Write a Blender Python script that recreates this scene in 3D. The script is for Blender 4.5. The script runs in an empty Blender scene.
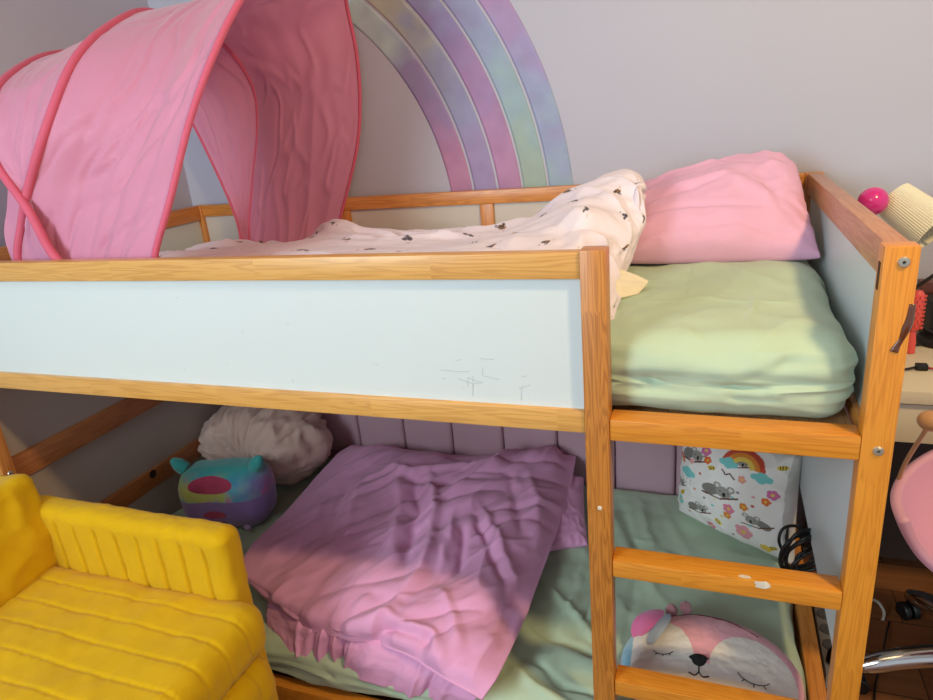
import bpy, bmesh, math, random
import numpy as np
from mathutils import Vector, Matrix
random.seed(7)
S = bpy.context.scene
COL = S.collection

# ------------------------------------------------------------------ camera
cam_data = bpy.data.cameras.new('camera')
cam = bpy.data.objects.new('camera', cam_data); COL.objects.link(cam)
_yaw, _pit, _rol, _f = -0.3773, -0.3354, -0.0941, 660.13
_fw = Vector((math.sin(_yaw)*math.cos(_pit), math.cos(_yaw)*math.cos(_pit), math.sin(_pit)))
_r = Vector((math.cos(_yaw), -math.sin(_yaw), 0)); _u = _r.cross(_fw)
_r2 = _r*math.cos(_rol)+_u*math.sin(_rol); _u2 = -_r*math.sin(_rol)+_u*math.cos(_rol)
cam.matrix_world = Matrix(((_r2.x,_u2.x,-_fw.x,1.8297),(_r2.y,_u2.y,-_fw.y,-1.0306),(_r2.z,_u2.z,-_fw.z,1.3741),(0,0,0,1)))
cam_data.sensor_width = 36; cam_data.lens = _f/933*36; cam_data.clip_start = .02
S.camera = cam
S.view_settings.view_transform = 'Standard'; S.view_settings.look = 'None'
S.view_settings.gamma = 1; S.view_settings.use_curve_mapping = False
S.view_settings.exposure = 0.0

# ------------------------------------------------------------------ light
w = bpy.data.worlds.new('world'); S.world = w; w.use_nodes = True
w.node_tree.nodes['Background'].inputs[0].default_value = (.86, .91, 1.0, 1)
w.node_tree.nodes['Background'].inputs[1].default_value = 0.58
def area(name, loc, target, size, power, color, sy=None):
    l = bpy.data.lights.new(name, 'AREA'); l.shape = 'RECTANGLE' if sy else 'DISK'
    l.size = size; l.size_y = sy or size; l.energy = power; l.color = color
    o = bpy.data.objects.new(name, l); COL.objects.link(o); o.location = loc
    o.rotation_euler = (Vector(target)-Vector(loc)).to_track_quat('-Z', 'Y').to_euler()
    return o
area('window_daylight', (0.05, -2.35, 1.75), (1.1, 0.1, 1.0), 1.3, 96, (.76, .94, 1.0), 1.3)
area('ceiling_lamp', (2.62, -.62, 2.4), (1.6, .4, .7), .16, 25, (1.0, .72, .34))

# ------------------------------------------------------------------ helpers
def lin(h, a=1.0):
    c = [int(h[i:i+2], 16)/255 for i in (0, 2, 4)]
    return tuple(x/12.92 if x <= .04045 else ((x+.055)/1.055)**2.4 for x in c)+(a,)
def L3(h): return np.array(lin(h)[:3])

class Nz:
    def __init__(s, seed):
        r = np.random.RandomState(seed); s.p = r.permutation(256); s.p = np.concatenate([s.p, s.p, s.p])
        g = r.normal(size=(256, 3)); s.g = g/np.linalg.norm(g, axis=1)[:, None]
    def __call__(s, P):
        P = np.asarray(P, float); i = np.floor(P).astype(int); f = P-i; i &= 255
        u = f*f*f*(f*(f*6-15)+10); out = 0
        for dx in (0, 1):
            for dy in (0, 1):
                for dz in (0, 1):
                    h = s.p[s.p[s.p[(i[..., 0]+dx) & 255]+((i[..., 1]+dy) & 255)]+((i[..., 2]+dz) & 255)]
                    d = (s.g[h]*(f-np.array([dx, dy, dz]))).sum(-1)
                    wt = (u[..., 0] if dx else 1-u[..., 0])*(u[..., 1] if dy else 1-u[..., 1])*(u[..., 2] if dz else 1-u[..., 2])
                    out = out+d*wt
        return out*1.5
    def fbm(s, P, o=4):
        P = np.asarray(P, float); r = 0; a = 1
        for k in range(o): r = r+a*s(P); P = P*2.03+7.1; a *= .5
        return r
N1, N2, N3 = Nz(1), Nz(2), Nz(3)
def ridge(n, sharp=1.0): return 1-np.minimum(1, np.abs(n)*2.2)**sharp

# materials
MATS = {}
def nodes(name):
    m = bpy.data.materials.new(name); m.use_nodes = True
    nt = m.node_tree; b = nt.nodes['Principled BSDF']; return m, nt, b
def plain(name, hexc, rough=.5, metal=0, spec=.5, coat=0):
    if name in MATS: return MATS[name]
    m, nt, b = nodes(name)
    b.inputs['Base Color'].default_value = lin(hexc); b.inputs['Roughness'].default_value = rough
    b.inputs['Metallic'].default_value = metal; b.inputs['Specular IOR Level'].default_value = spec
    b.inputs['Coat Weight'].default_value = coat
    n = nt.nodes.new('ShaderNodeTexNoise'); n.inputs['Scale'].default_value = 60
    bp = nt.nodes.new('ShaderNodeBump'); bp.inputs['Strength'].default_value = .04; bp.inputs['Distance'].default_value = .002
    nt.links.new(n.outputs['Fac'], bp.inputs['Height']); nt.links.new(bp.outputs[0], b.inputs['Normal'])
    MATS[name] = m; return m
def fabric(name, hexc=None, rough=.9, weave=900, bump=.25, sheen=.15, trans=0, mottle=.06, var=None):
    """cloth: flat colour or the colour attribute, fine weave bump, slight mottling"""
    if name in MATS: return MATS[name]
    m, nt, b = nodes(name); lk = nt.links.new
    if hexc:
        src = nt.nodes.new('ShaderNodeRGB'); src.outputs[0].default_value = lin(hexc)
    else:
        src = nt.nodes.new('ShaderNodeAttribute'); src.attribute_name = 'Col'
    tc = nt.nodes.new('ShaderNodeTexCoord')
    n = nt.nodes.new('ShaderNodeTexNoise'); n.inputs['Scale'].default_value = 14; n.inputs['Detail'].default_value = 5
    lk(tc.outputs['Object'], n.inputs['Vector'])
    mr = nt.nodes.new('ShaderNodeMapRange'); mr.inputs[3].default_value = 1-mottle; mr.inputs[4].default_value = 1+mottle
    lk(n.outputs['Fac'], mr.inputs[0])
    mx = nt.nodes.new('ShaderNodeVectorMath'); mx.operation = 'SCALE'
    lk(src.outputs[0], mx.inputs[0]); lk(mr.outputs[0], mx.inputs['Scale'])
    lk(mx.outputs[0], b.inputs['Base Color'])
    n2 = nt.nodes.new('ShaderNodeTexNoise'); n2.inputs['Scale'].default_value = weave; n2.inputs['Detail'].default_value = 2
    lk(tc.outputs['Object'], n2.inputs['Vector'])
    bp = nt.nodes.new('ShaderNodeBump'); bp.inputs['Strength'].default_value = bump; bp.inputs['Distance'].default_value = .001
    lk(n2.outputs['Fac'], bp.inputs['Height']); lk(bp.outputs[0], b.inputs['Normal'])
    b.inputs['Roughness'].default_value = rough; b.inputs['Specular IOR Level'].default_value = .2
    b.inputs['Sheen Weight'].default_value = sheen
    if trans:
        t = nt.nodes.new('ShaderNodeBsdfTranslucent'); ms = nt.nodes.new('ShaderNodeMixShader'); ms.inputs[0].default_value = trans
        t.inputs['Color'].default_value = lin(var)
        lk(b.outputs[0], ms.inputs[1]); lk(t.outputs[0], ms.inputs[2]); lk(bp.outputs[0], t.inputs['Normal'])
        lk(ms.outputs[0], nt.nodes['Material Output'].inputs['Surface'])
    MATS[name] = m; return m
def wood(name, light, dark, rough=.38, ring=1.0):
    """lacquered pine: grain runs along the x of the 'grain' attribute; finger-jointed lengths"""
    if name in MATS: return MATS[name]
    m, nt, b = nodes(name); lk = nt.links.new; nn = nt.nodes.new
    at = nn('ShaderNodeAttribute'); at.attribute_name = 'grain'
    sp = nn('ShaderNodeSeparateXYZ'); lk(at.outputs['Vector'], sp.inputs[0])
    # finger joint blocks, with a zig-zag end
    zig = nn('ShaderNodeMath'); zig.operation = 'PINGPONG'; zig.inputs[1].default_value = .0035; lk(sp.outputs['Y'], zig.inputs[0])
    zs = nn('ShaderNodeMath'); zs.operation = 'MULTIPLY_ADD'; zs.inputs[1].default_value = 3.0; lk(zig.outputs[0], zs.inputs[0]); lk(sp.outputs['X'], zs.inputs[2])
    dv = nn('ShaderNodeMath'); dv.operation = 'DIVIDE'; dv.inputs[1].default_value = .37; lk(zs.outputs[0], dv.inputs[0])
    fl = nn('ShaderNodeMath'); fl.operation = 'FLOOR'; lk(dv.outputs[0], fl.inputs[0])
    wn = nn('ShaderNodeTexWhiteNoise'); wn.noise_dimensions = '1D'; lk(fl.outputs[0], wn.inputs['W'])
    off = nn('ShaderNodeVectorMath'); off.operation = 'SCALE'; off.inputs['Scale'].default_value = 3; lk(wn.outputs['Color'], off.inputs[0])
    ad = nn('ShaderNodeVectorMath'); ad.operation = 'ADD'; lk(at.outputs['Vector'], ad.inputs[0]); lk(off.outputs[0], ad.inputs[1])
    mp = nn('ShaderNodeMapping'); mp.inputs['Scale'].default_value = (2.6, 46, 46); lk(ad.outputs[0], mp.inputs['Vector'])
    n1 = nn('ShaderNodeTexNoise'); n1.inputs['Scale'].default_value = 1.0; n1.inputs['Detail'].default_value = 2; n1.inputs['Distortion'].default_value = .3
    lk(mp.outputs[0], n1.inputs['Vector'])
    mu = nn('ShaderNodeMath'); mu.operation = 'MULTIPLY'; mu.inputs[1].default_value = 52*ring; lk(n1.outputs['Fac'], mu.inputs[0])
    si = nn('ShaderNodeMath'); si.operation = 'SINE'; lk(mu.outputs[0], si.inputs[0])
    m2 = nn('ShaderNodeMapRange'); m2.inputs[1].default_value = -.4; m2.inputs[2].default_value = 1; lk(si.outputs[0], m2.inputs[0])
    # fine fibre
    mp2 = nn('ShaderNodeMapping'); mp2.inputs['Scale'].default_value = (10, 500, 500); lk(at.outputs['Vector'], mp2.inputs['Vector'])
    n2 = nn('ShaderNodeTexNoise'); n2.inputs['Scale'].default_value = 1; n2.inputs['Detail'].default_value = 3; lk(mp2.outputs[0], n2.inputs['Vector'])
    fx = nn('ShaderNodeMath'); fx.operation = 'MULTIPLY_ADD'; fx.inputs[1].default_value = .5; lk(n2.outputs['Fac'], fx.inputs[0])
    s2 = nn('ShaderNodeMath'); s2.operation = 'MULTIPLY'; s2.inputs[1].default_value = .38; lk(m2.outputs[0], s2.inputs[0]); lk(s2.outputs[0], fx.inputs[2])
    fx2 = nn('ShaderNodeMath'); fx2.operation = 'MULTIPLY_ADD'; fx2.inputs[1].default_value = .18; lk(wn.outputs['Value'], fx2.inputs[0]); lk(fx.outputs[0], fx2.inputs[2])
    mix = nn('ShaderNodeMix'); mix.data_type = 'RGBA'; mix.inputs[6].default_value = lin(light); mix.inputs[7].default_value = lin(dark)
    sb = nn('ShaderNodeMath'); sb.operation = 'SUBTRACT'; sb.inputs[1].default_value = .2; sb.use_clamp = True; lk(fx2.outputs[0], sb.inputs[0])
    lk(sb.outputs[0], mix.inputs[0]); lk(mix.outputs[2], b.inputs['Base Color'])
    b.inputs['Roughness'].default_value = rough; b.inputs['Coat Weight'].default_value = .25; b.inputs['Coat Roughness'].default_value = .3
    bp = nn('ShaderNodeBump'); bp.inputs['Strength'].default_value = .15; bp.inputs['Distance'].default_value = .001
    lk(fx.outputs[0], bp.inputs['Height']); lk(bp.outputs[0], b.inputs['Normal'])
    MATS[name] = m; return m

def tag(o, label=None, cat=None, group=None, kind=None):
    if label: o['label'] = label
    if cat: o['category'] = cat
    if group: o['group'] = group
    if kind: o['kind'] = kind
    return o
def thing(name, label, cat, loc, group=None):
    o = bpy.data.objects.new(name, None); COL.objects.link(o); o.location = loc
    o.empty_display_size = .05
    return tag(o, label, cat, group)
def wloc(o):
    v = Vector(o.location)
    return v+wloc(o.parent) if o.parent else v
def link(name, me, mat, parent=None, origin=None, smooth=True):
    """vertices arrive in world metres; origin moves the object's own zero"""
    o = bpy.data.objects.new(name, me); COL.objects.link(o)
    if origin is None:
        n = len(me.vertices); a = np.empty(n*3); me.vertices.foreach_get('co', a); a = a.reshape(-1, 3)
        mn, mx = a.min(0), a.max(0); origin = Vector(((mn[0]+mx[0])/2, (mn[1]+mx[1])/2, mn[2]))
    me.transform(Matrix.Translation(-Vector(origin)))
    if parent:
        o.parent = parent; o.location = Vector(origin)-wloc(parent)
    else: o.location = origin
    if mat: me.materials.append(mat)
    if smooth: me.polygons.foreach_set('use_smooth', [True]*len(me.polygons))
    me.update(); return o
def setcol(me, C):
    a = me.color_attributes.new('Col', 'FLOAT_COLOR', 'POINT')
    C = np.clip(np.asarray(C, float), 0, 1)
    if C.shape[-1] == 3: C = np.concatenate([C, np.ones(C.shape[:-1]+(1,))], -1)
    a.data.foreach_set('color', C.reshape(-1))
def mesh(V, F, C=None):
    me = bpy.data.meshes.new('m'); me.from_pydata(np.asarray(V).reshape(-1, 3).tolist(), [], F)
    me.validate(); me.update()
    if C is not None: setcol(me, np.asarray(C).reshape(-1, np.asarray(C).shape[-1]))
    return me
def gridF(nu, nv, closeu=False):
    f = []
    for j in range(nv-1):
        for i in range(nu if closeu else nu-1):
            i2 = (i+1) % nu
            f.append((j*nu+i, j*nu+i2, (j+1)*nu+i2, (j+1)*nu+i))
    return f
def bm_obj(name, bm, mat, parent=None, origin=None, smooth=True, bevel=0, auto=40):
    bmesh.ops.recalc_face_normals(bm, faces=bm.faces)
    me = bpy.data.meshes.new(name); bm.to_mesh(me); bm.free()
    o = link(name, me, mat, parent, origin, smooth)
    if bevel:
        md = o.modifiers.new('bevel', 'BEVEL'); md.width = bevel; md.segments = 2; md.limit_method = 'ANGLE'; md.harden_normals = False
    if smooth and auto:
        bm2 = bmesh.new(); bm2.from_mesh(me)
        for e in bm2.edges:
            if len(e.link_faces) == 2 and e.calc_face_angle(0) > math.radians(auto): e.smooth = False
        bm2.to_mesh(me); bm2.free()
    return o
def add_box(bm, x0, x1, y0, y1, z0, z1, rot=None, bev=0, seg=2):
    r = bmesh.ops.create_cube(bm, size=1)
    M = Matrix.Translation(((x0+x1)/2, (y0+y1)/2, (z0+z1)/2)) @ (rot or Matrix.Identity(4)) @ Matrix.Diagonal((x1-x0, y1-y0, z1-z0, 1))
    bmesh.ops.transform(bm, matrix=M, verts=r['verts'])
    if bev:
        ed = list({e for v in r['verts'] for e in v.link_edges})
        bmesh.ops.bevel(bm, geom=ed, offset=bev, segments=seg, affect='EDGES', profile=.6)
def box(name, x0, x1, y0, y1, z0, z1, mat, parent=None, bev=.003, rot=None, **k):
    bm = bmesh.new(); add_box(bm, x0, x1, y0, y1, z0, z1, rot, bev)
    return bm_obj(name, bm, mat, parent, **k)
SEED = [0]
def plank(name, x0, x1, y0, y1, z0, z1, mat, parent, bev=.0035, shift=None):
    o = box(name, x0, x1, y0, y1, z0, z1, mat, parent, bev)
    d = [x1-x0, y1-y0, z1-z0]; ax = d.index(max(d)); oth = [i for i in range(3) if i != ax]
    SEED[0] += 1; rs = random.Random(SEED[0]*13)
    off = (rs.random()*5 if shift is None else shift, rs.random()*5, rs.random()*5)
    me = o.data; a = me.attributes.new('grain', 'FLOAT_VECTOR', 'POINT'); dat = []
    for v in me.vertices:
        dat += [v.co[ax]+off[0], v.co[oth[0]]+off[1], v.co[oth[1]]+off[2]]
    a.data.foreach_set('vector', dat); return o
def catmull(P, n, closed=False):
    P = np.asarray(P, float); m = len(P)
    if closed: Q = np.concatenate([P[-1:], P, P[:2]])
    else: Q = np.concatenate([2*P[:1]-P[1:2], P, 2*P[-1:]-P[-2:-1]])
    segs = m if closed else m-1
    t = np.linspace(0, segs, n, endpoint=not closed); k = np.minimum(t.astype(int), segs-1); f = (t-k)[:, None]
    if P.ndim == 3: f = f[:, :, None]
    a, b, c, d = Q[k], Q[k+1], Q[k+2], Q[k+3]
    return .5*(2*b+(c-a)*f+(2*a-5*b+4*c-d)*f*f+(3*b-a-3*c+d)*f**3)
def tube_geo(P, r, sides=10, cap=True):
    P = np.asarray(P, float); n = len(P); r = np.broadcast_to(np.asarray(r, float), (n,))
    T = np.gradient(P, axis=0); T /= np.linalg.norm(T, axis=1)[:, None]+1e-12
    up = np.array([0, 0, 1.]) if abs(T[0][2]) < .9 else np.array([1., 0, 0])
    V = []; nrm = np.cross(T[0], up); nrm /= np.linalg.norm(nrm)
    for i in range(n):
        nrm = nrm-T[i]*(nrm@T[i]); nrm /= np.linalg.norm(nrm)+1e-12; bn = np.cross(T[i], nrm)
        for s in range(sides):
            a = 2*math.pi*s/sides; V.append(P[i]+r[i]*(math.cos(a)*nrm+math.sin(a)*bn))
    F = gridF(sides, n, True)
    if cap: F += [tuple(range(sides))[::-1], tuple((n-1)*sides+s for s in range(sides))]
    return V, F
def tube(name, P, r, mat, parent=None, n=None, sides=10, closed=False, **k):
    if n: P = catmull(P, n, closed)
    V, F = tube_geo(P, r, sides); return link(name, mesh(V, F), mat, parent, **k)
def tubes(name, paths, r, mat, parent=None, n=40, sides=8, **k):
    V, F = [], []
    for P in paths:
        v, f = tube_geo(catmull(P, n), r, sides); b = len(V); V += v; F += [tuple(i+b for i in q) for q in f]
    return link(name, mesh(V, F), mat, parent, **k)
def lathe_bm(bm, prof, M, seg=32):
    rings = []
    for (r, z) in prof:
        rings.append([bm.verts.new(M @ Vector((r*math.cos(2*math.pi*s/seg), r*math.sin(2*math.pi*s/seg), z))) for s in range(seg)] if r > 1e-6 else [bm.verts.new(M @ Vector((0, 0, z)))])
    for a, b in zip(rings, rings[1:]):
        for s in range(seg):
            s2 = (s+1) % seg
            if len(a) == 1 and len(b) > 1: bm.faces.new((a[0], b[s], b[s2]))
            elif len(b) == 1 and len(a) > 1: bm.faces.new((a[s], a[s2], b[0]))
            elif len(a) > 1: bm.faces.new((a[s], a[s2], b[s2], b[s]))
def lathe(name, prof, M, mat, parent=None, seg=32, **k):
    bm = bmesh.new(); lathe_bm(bm, prof, M, seg); return bm_obj(name, bm, mat, parent, **k)
def look(d, loc=(0, 0, 0)):
    return Matrix.Translation(loc) @ Vector(d).to_track_quat('Z', 'Y').to_matrix().to_4x4()

def normals(P):
    du = np.gradient(P, axis=1); dv = np.gradient(P, axis=0); n = np.cross(du, dv)
    return n/(np.linalg.norm(n, axis=-1, keepdims=True)+1e-12)
def net(ctrl, nu, nv):
    """bicubic surface through a net of control points ctrl[row v][column u]"""
    C = np.asarray(ctrl, float)
    A = catmull(C, nv); return catmull(A.transpose(1, 0, 2), nu).transpose(1, 0, 2)
def segd(X, a, b):
    a = np.asarray(a, float); b = np.asarray(b, float); ab = b-a
    t = np.clip(((X-a)@ab)/(ab@ab+1e-12), 0, 1); return np.linalg.norm(X-(a+t[..., None]*ab), axis=-1), t
def wrinkle(U, V_, seed, across, along, thin=2.0, warp=.8, cover=.5):
    W = np.stack([U*across+seed*3.1, V_*along+seed, U*0+seed*.37], -1); q = N3(np.stack([U*across*.4, V_*across*.3, U*0+seed], -1))
    W[..., 0] += warp*q; n = N2(W); m = np.clip((N1(np.stack([U*across*.35+9, V_*along*.8, U*0+seed*1.7], -1))+cover-.25)*2.2, 0, 1)
    return m*np.clip(1-np.abs(n)*3, 0, 1)**thin
def folds(X, lst):
    """creases: each (points, half width, height); heights taper to the ends"""
    h = np.zeros(X.shape[:-1]); d0 = X.shape[-1]
    Y3 = np.concatenate([X, X[..., :1]*0], -1) if d0 == 2 else X
    X = X+.008*np.stack([N1.fbm(Y3*14+k*5, 2) for k in range(d0)], -1)
    for pts, wd, ht in lst:
        pts = [p[:d0] for p in pts]; m = len(pts)-1; best = np.full(h.shape, 9e9); tt = np.zeros(h.shape)
        for k in range(m):
            d, t = segd(X, pts[k], pts[k+1]); c = d < best; best = np.where(c, d, best); tt = np.where(c, (k+t)/m, tt)
        tp = np.clip(np.minimum(tt, 1-tt)*4+.25, 0, 1)
        h += ht*tp*np.exp(-(best/wd)**2)
    return h
def cloth(name, P, mat, parent=None, thick=.004, C=None, **k):
    nv, nu = P.shape[:2]
    me = mesh(P, gridF(nu, nv), None if C is None else C)
    o = link(name, me, mat, parent, **k)
    if thick:
        md = o.modifiers.new('thickness', 'SOLIDIFY'); md.thickness = thick; md.offset = -1
    return o
def rbox_pts(dim, r, n, xs_=None):
    """rounded box shell: dim half sizes, r radius, n cells per axis -> verts, normals, faces"""
    dim = np.array(dim, float)
    def samp(d, k):
        e = min(r*1.0/d, .95); m = max(4, k//4)
        a = np.linspace(0, math.pi/2, m+1); edge = 1-e*(1-np.sin(a)) ; 
        pos = np.concatenate([np.linspace(0, 1-e, max(2, k//2))[:-1], (1-e)+e*np.linspace(0, 1, m+1)**.8])
        return np.concatenate([-pos[::-1], pos[1:]])*d
    ax = [samp(dim[i], n[i]) for i in range(3)]
    if xs_ is not None: ax[0] = np.asarray(xs_, float)
    AV, AF, base = [], [], 0
    for a in range(3):
        b, c = (a+1) % 3, (a+2) % 3
        for sg in (-1, 1):
            Bm, Cm = np.meshgrid(ax[b], ax[c], indexing='ij'); p = np.zeros(Bm.shape+(3,)); p[..., a] = sg*dim[a]; p[..., b] = Bm; p[..., c] = Cm
            nb_, nc_ = Bm.shape; I = np.arange(nb_*nc_).reshape(nb_, nc_)+base
            q = np.stack([I[:-1, :-1], I[1:, :-1], I[1:, 1:], I[:-1, 1:]], -1).reshape(-1, 4)
            AF.append(q if sg > 0 else q[:, ::-1]); AV.append(p.reshape(-1, 3)); base += nb_*nc_
    AV = np.concatenate(AV); AF = np.concatenate(AF)
    _, fi, inv = np.unique(np.round(AV, 6), axis=0, return_index=True, return_inverse=True); inv = np.asarray(inv).reshape(-1)
    V = AV[fi]; F = inv[AF].tolist()
    V = np.array(V, float); rr = np.minimum(r, dim); q = np.clip(V, -(dim-rr), dim-rr); d = (V-q)/rr
    # map the cube corner region to a sphere evenly
    n_ = d/(np.linalg.norm(d, axis=1, keepdims=True)+1e-9)
    return q+rr*n_, n_, F
def pillow(c, ctrl_res=90, up=.07, dn=.03, pinch=.06, power=.42, wr=None, seed=1, wamp=.006, rc=None):
    """stuffed case over four 3-D corners (bl, br, tr, tl); returns verts, faces, st"""
    bl, br, tr, tl = [np.array(p, float) for p in c]; n = ctrl_res
    s = np.linspace(-1, 1, n); s = np.sin(s*math.pi/2)*.55+s*.45; Sg, Tg = np.meshgrid(s, s)
    s2 = Sg*(1-pinch*(1-Tg**2)*np.abs(Sg)**3); t2 = Tg*(1-pinch*(1-Sg**2)*np.abs(Tg)**3)
    a = (s2+1)/2; b = (t2+1)/2
    if rc is not None: kk = rc*(np.clip(Sg, 0, 1)**5)*(np.clip(Tg, 0, 1)**5); a = a-kk; b = b-kk
    base = (bl*((1-a)*(1-b))[..., None]+br*(a*(1-b))[..., None]+tr*(a*b)[..., None]+tl*((1-a)*b)[..., None])
    nr = np.cross(br-bl, tl-bl); nr = nr/np.linalg.norm(nr)
    prof = (np.clip(1-Sg**2, 0, 1)*np.clip(1-Tg**2, 0, 1))**power
    W = base/.09; edge = 1-prof
    wn = N1.fbm(W*.55+seed, 3)*.6*prof+(ridge(N2(np.stack([Sg*3+seed, Tg*3, Sg*0+seed], -1)+N3(W*.4)[..., None]*.8))-.6)*(.3+.7*edge)*np.minimum(1, prof*5)
    top = base+nr*(prof*up+wn*wamp*1.6)[..., None]
    if wr is not None: top = top+nr*(wr(Sg, Tg, top)*np.minimum(1, prof*4))[..., None]
    bot = base-nr*(prof*dn)[..., None]
    V = list(top.reshape(-1, 3)); F = gridF(n, n); st = list(np.stack([Sg, Tg, Sg*0+1], -1).reshape(-1, 3)); ids = np.arange(n*n).reshape(n, n); bi = ids.copy()
    for j in range(1, n-1):
        for i in range(1, n-1):
            bi[j, i] = len(V); V.append(bot[j, i]); st.append((Sg[j, i], Tg[j, i], -1))
    for j in range(n-1):
        for i in range(n-1): F.append((bi[j, i], bi[j+1, i], bi[j+1, i+1], bi[j, i+1]))
    return np.array(V), F, np.array(st)

# ------------------------------------------------------------------ shared materials
PINE = wood('lacquered_pine', 'DE9548', 'A95E1E')
PINE_L = wood('pale_pine', 'DDA85E', 'B57C38')
PINE_O = wood('golden_pine', 'DF9230', 'B96A16', ring=1.2)
PINE_R = wood('reddish_pine', 'B8703A', '8A4A22')
WHITE = plain('white_laminate', 'D2DADC', .35)
MINT = fabric('mint_cotton', 'B6C8AE', mottle=.05)
BLACK = plain('black_plastic', '101010', .45)
CHROME = plain('chrome', 'D8D8D8', .12, 1.0)
STEEL = plain('zinc_steel', 'C4C0B6', .35, .75)

# ================================================================== the room
WALL = None
def wallmat(name, hexc):
    m, nt, b = nodes(name); lk = nt.links.new
    n = nt.nodes.new('ShaderNodeTexNoise'); n.inputs['Scale'].default_value = 3; n.inputs['Detail'].default_value = 6
    tc = nt.nodes.new('ShaderNodeTexCoord'); lk(tc.outputs['Object'], n.inputs['Vector'])
    mix = nt.nodes.new('ShaderNodeMix'); mix.data_type = 'RGBA'; c = np.array(lin(hexc)); 
    mix.inputs[6].default_value = tuple(c*np.array([.96, .96, .97, 1])); mix.inputs[7].default_value = tuple(c)
    lk(n.outputs['Fac'], mix.inputs[0]); lk(mix.outputs[2], b.inputs['Base Color'])
    n2 = nt.nodes.new('ShaderNodeTexNoise'); n2.inputs['Scale'].default_value = 220; lk(tc.outputs['Object'], n2.inputs['Vector'])
    bp = nt.nodes.new('ShaderNodeBump'); bp.inputs['Strength'].default_value = .08; bp.inputs['Distance'].default_value = .002
    lk(n2.outputs['Fac'], bp.inputs['Height']); lk(bp.outputs[0], b.inputs['Normal']); b.inputs['Roughness'].default_value = .8
    return m
WALL = wallmat('matt_wall_paint', 'BABAC9')
tag(box('wall_back', -.13, 3.6, 1.0, 1.1, 0, 2.5, WALL, bev=0), kind='structure')
tag(box('wall_left', -.13, -.03, -3.4, 1.0, 0, 2.5, WALL, bev=0), kind='structure')
tag(box('ceiling', -.13, 3.6, -3.4, 1.1, 2.5, 2.6, plain('ceiling_white', 'D8D6D2', .9), bev=0), kind='structure')
# wooden floor boards
def floormat():
    m, nt, b = nodes('brown_laminate_floor'); lk = nt.links.new; nn = nt.nodes.new
    tc = nn('ShaderNodeTexCoord')
    br = nn('ShaderNodeTexBrick'); br.inputs['Scale'].default_value = 1; br.inputs['Brick Width'].default_value = 1.2; br.inputs['Row Height'].default_value = .13
    br.inputs['Mortar Size'].default_value = .0015; br.inputs['Color1'].default_value = lin('8A5732'); br.inputs['Color2'].default_value = lin('754527'); br.inputs['Mortar'].default_value = lin('2A170C')
    lk(tc.outputs['Object'], br.inputs['Vector'])
    mp = nn('ShaderNodeMapping'); mp.inputs['Scale'].default_value = (3, 60, 1); lk(tc.outputs['Object'], mp.inputs['Vector'])
    n = nn('ShaderNodeTexNoise'); n.inputs['Scale'].default_value = 1; n.inputs['Detail'].default_value = 5; lk(mp.outputs[0], n.inputs['Vector'])
    mr = nn('ShaderNodeMapRange'); mr.inputs[3].default_value = .6; mr.inputs[4].default_value = 1.25; lk(n.outputs['Fac'], mr.inputs[0])
    v = nn('ShaderNodeVectorMath'); v.operation = 'SCALE'; lk(br.outputs['Color'], v.inputs[0]); lk(mr.outputs[0], v.inputs['Scale'])
    lk(v.outputs[0], b.inputs['Base Color']); b.inputs['Roughness'].default_value = .35
    return m
tag(box('floor', -.13, 3.6, -3.4, 1.1, -.1, 0, floormat(), bev=0), kind='structure')

# rainbow sticker on the wall: five bands
RC = (.2, 1.06)
rb = thing('rainbow_decal', 'large pastel watercolour rainbow sticker of five curved bands on the wall above the upper bunk', 'wall sticker', (1.0, .998, 1.0))
BANDS = [
 [(0, 'B87299'), (12, 'B4749F'), (22, '9A78AE'), (32, '8A83B8'), (42, 'A0B4C4'), (49, 'B8D0CC'), (57, 'CAD6D6'), (80, 'C2B8C2')],
 [(0, '9E7FAE'), (12, '9684B4'), (22, '8C90BC'), (32, '8F9CBC'), (38, 'A9AEA8'), (46, 'B4B4A0'), (56, 'B9BEB4'), (80, 'BFB9BE')],
 [(0, 'B47AA4'), (12, 'B078A8'), (20, 'A778AC'), (28, '9679B4'), (36, '8A80BC'), (44, '8E9CCC'), (60, 'A6BCD6'), (80, 'B0B6CC')],
 [(0, '9CB29E'), (10, '94B2A6'), (18, '8CAFB8'), (27, '8C9FC2'), (36, '8C90C0'), (50, '9A8CC0'), (80, 'A898C0')],
 [(0, '8FB1B2'), (8, '93AFC0'), (16, '8E9DC4'), (24, '9A8CC0'), (32, 'A583B8'), (42, 'A87CB0'), (80, 'B088B4')]]
for k, st in enumerate(BANDS):
    r0 = .83+.0805*k; r1 = r0+.0735
    A = np.radians(np.linspace(-14, 98, 150)); Rr = np.linspace(r0, r1, 12); AA, RR = np.meshgrid(A, Rr)
    X = RC[0]+RR*np.cos(AA); Z = RC[1]+RR*np.sin(AA); P = np.stack([X, X*0+.9992, Z], -1)
    X0 = np.maximum(X, -.028); P[..., 0] = X0
    d = np.degrees(AA)+N1.fbm(P*9, 3)*9
    C = np.stack([np.interp(d, [a for a, _ in st], [L3(h)[q] for _, h in st]) for q in range(3)], -1)
    C = (C*.8+L3('BDB3BE')*.2)*(1+.10*N2.fbm(P*16+k, 4))[..., None]
    spk = N3(P*55) > .52
    C = np.where(spk[..., None], C*.85+.06, C)
    o = cloth('rainbow_band', P[:, ::-1], fabric('printed_vinyl', None, .55, 300, .02, 0, mottle=.02), rb, .0004, C[:, ::-1])

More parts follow.
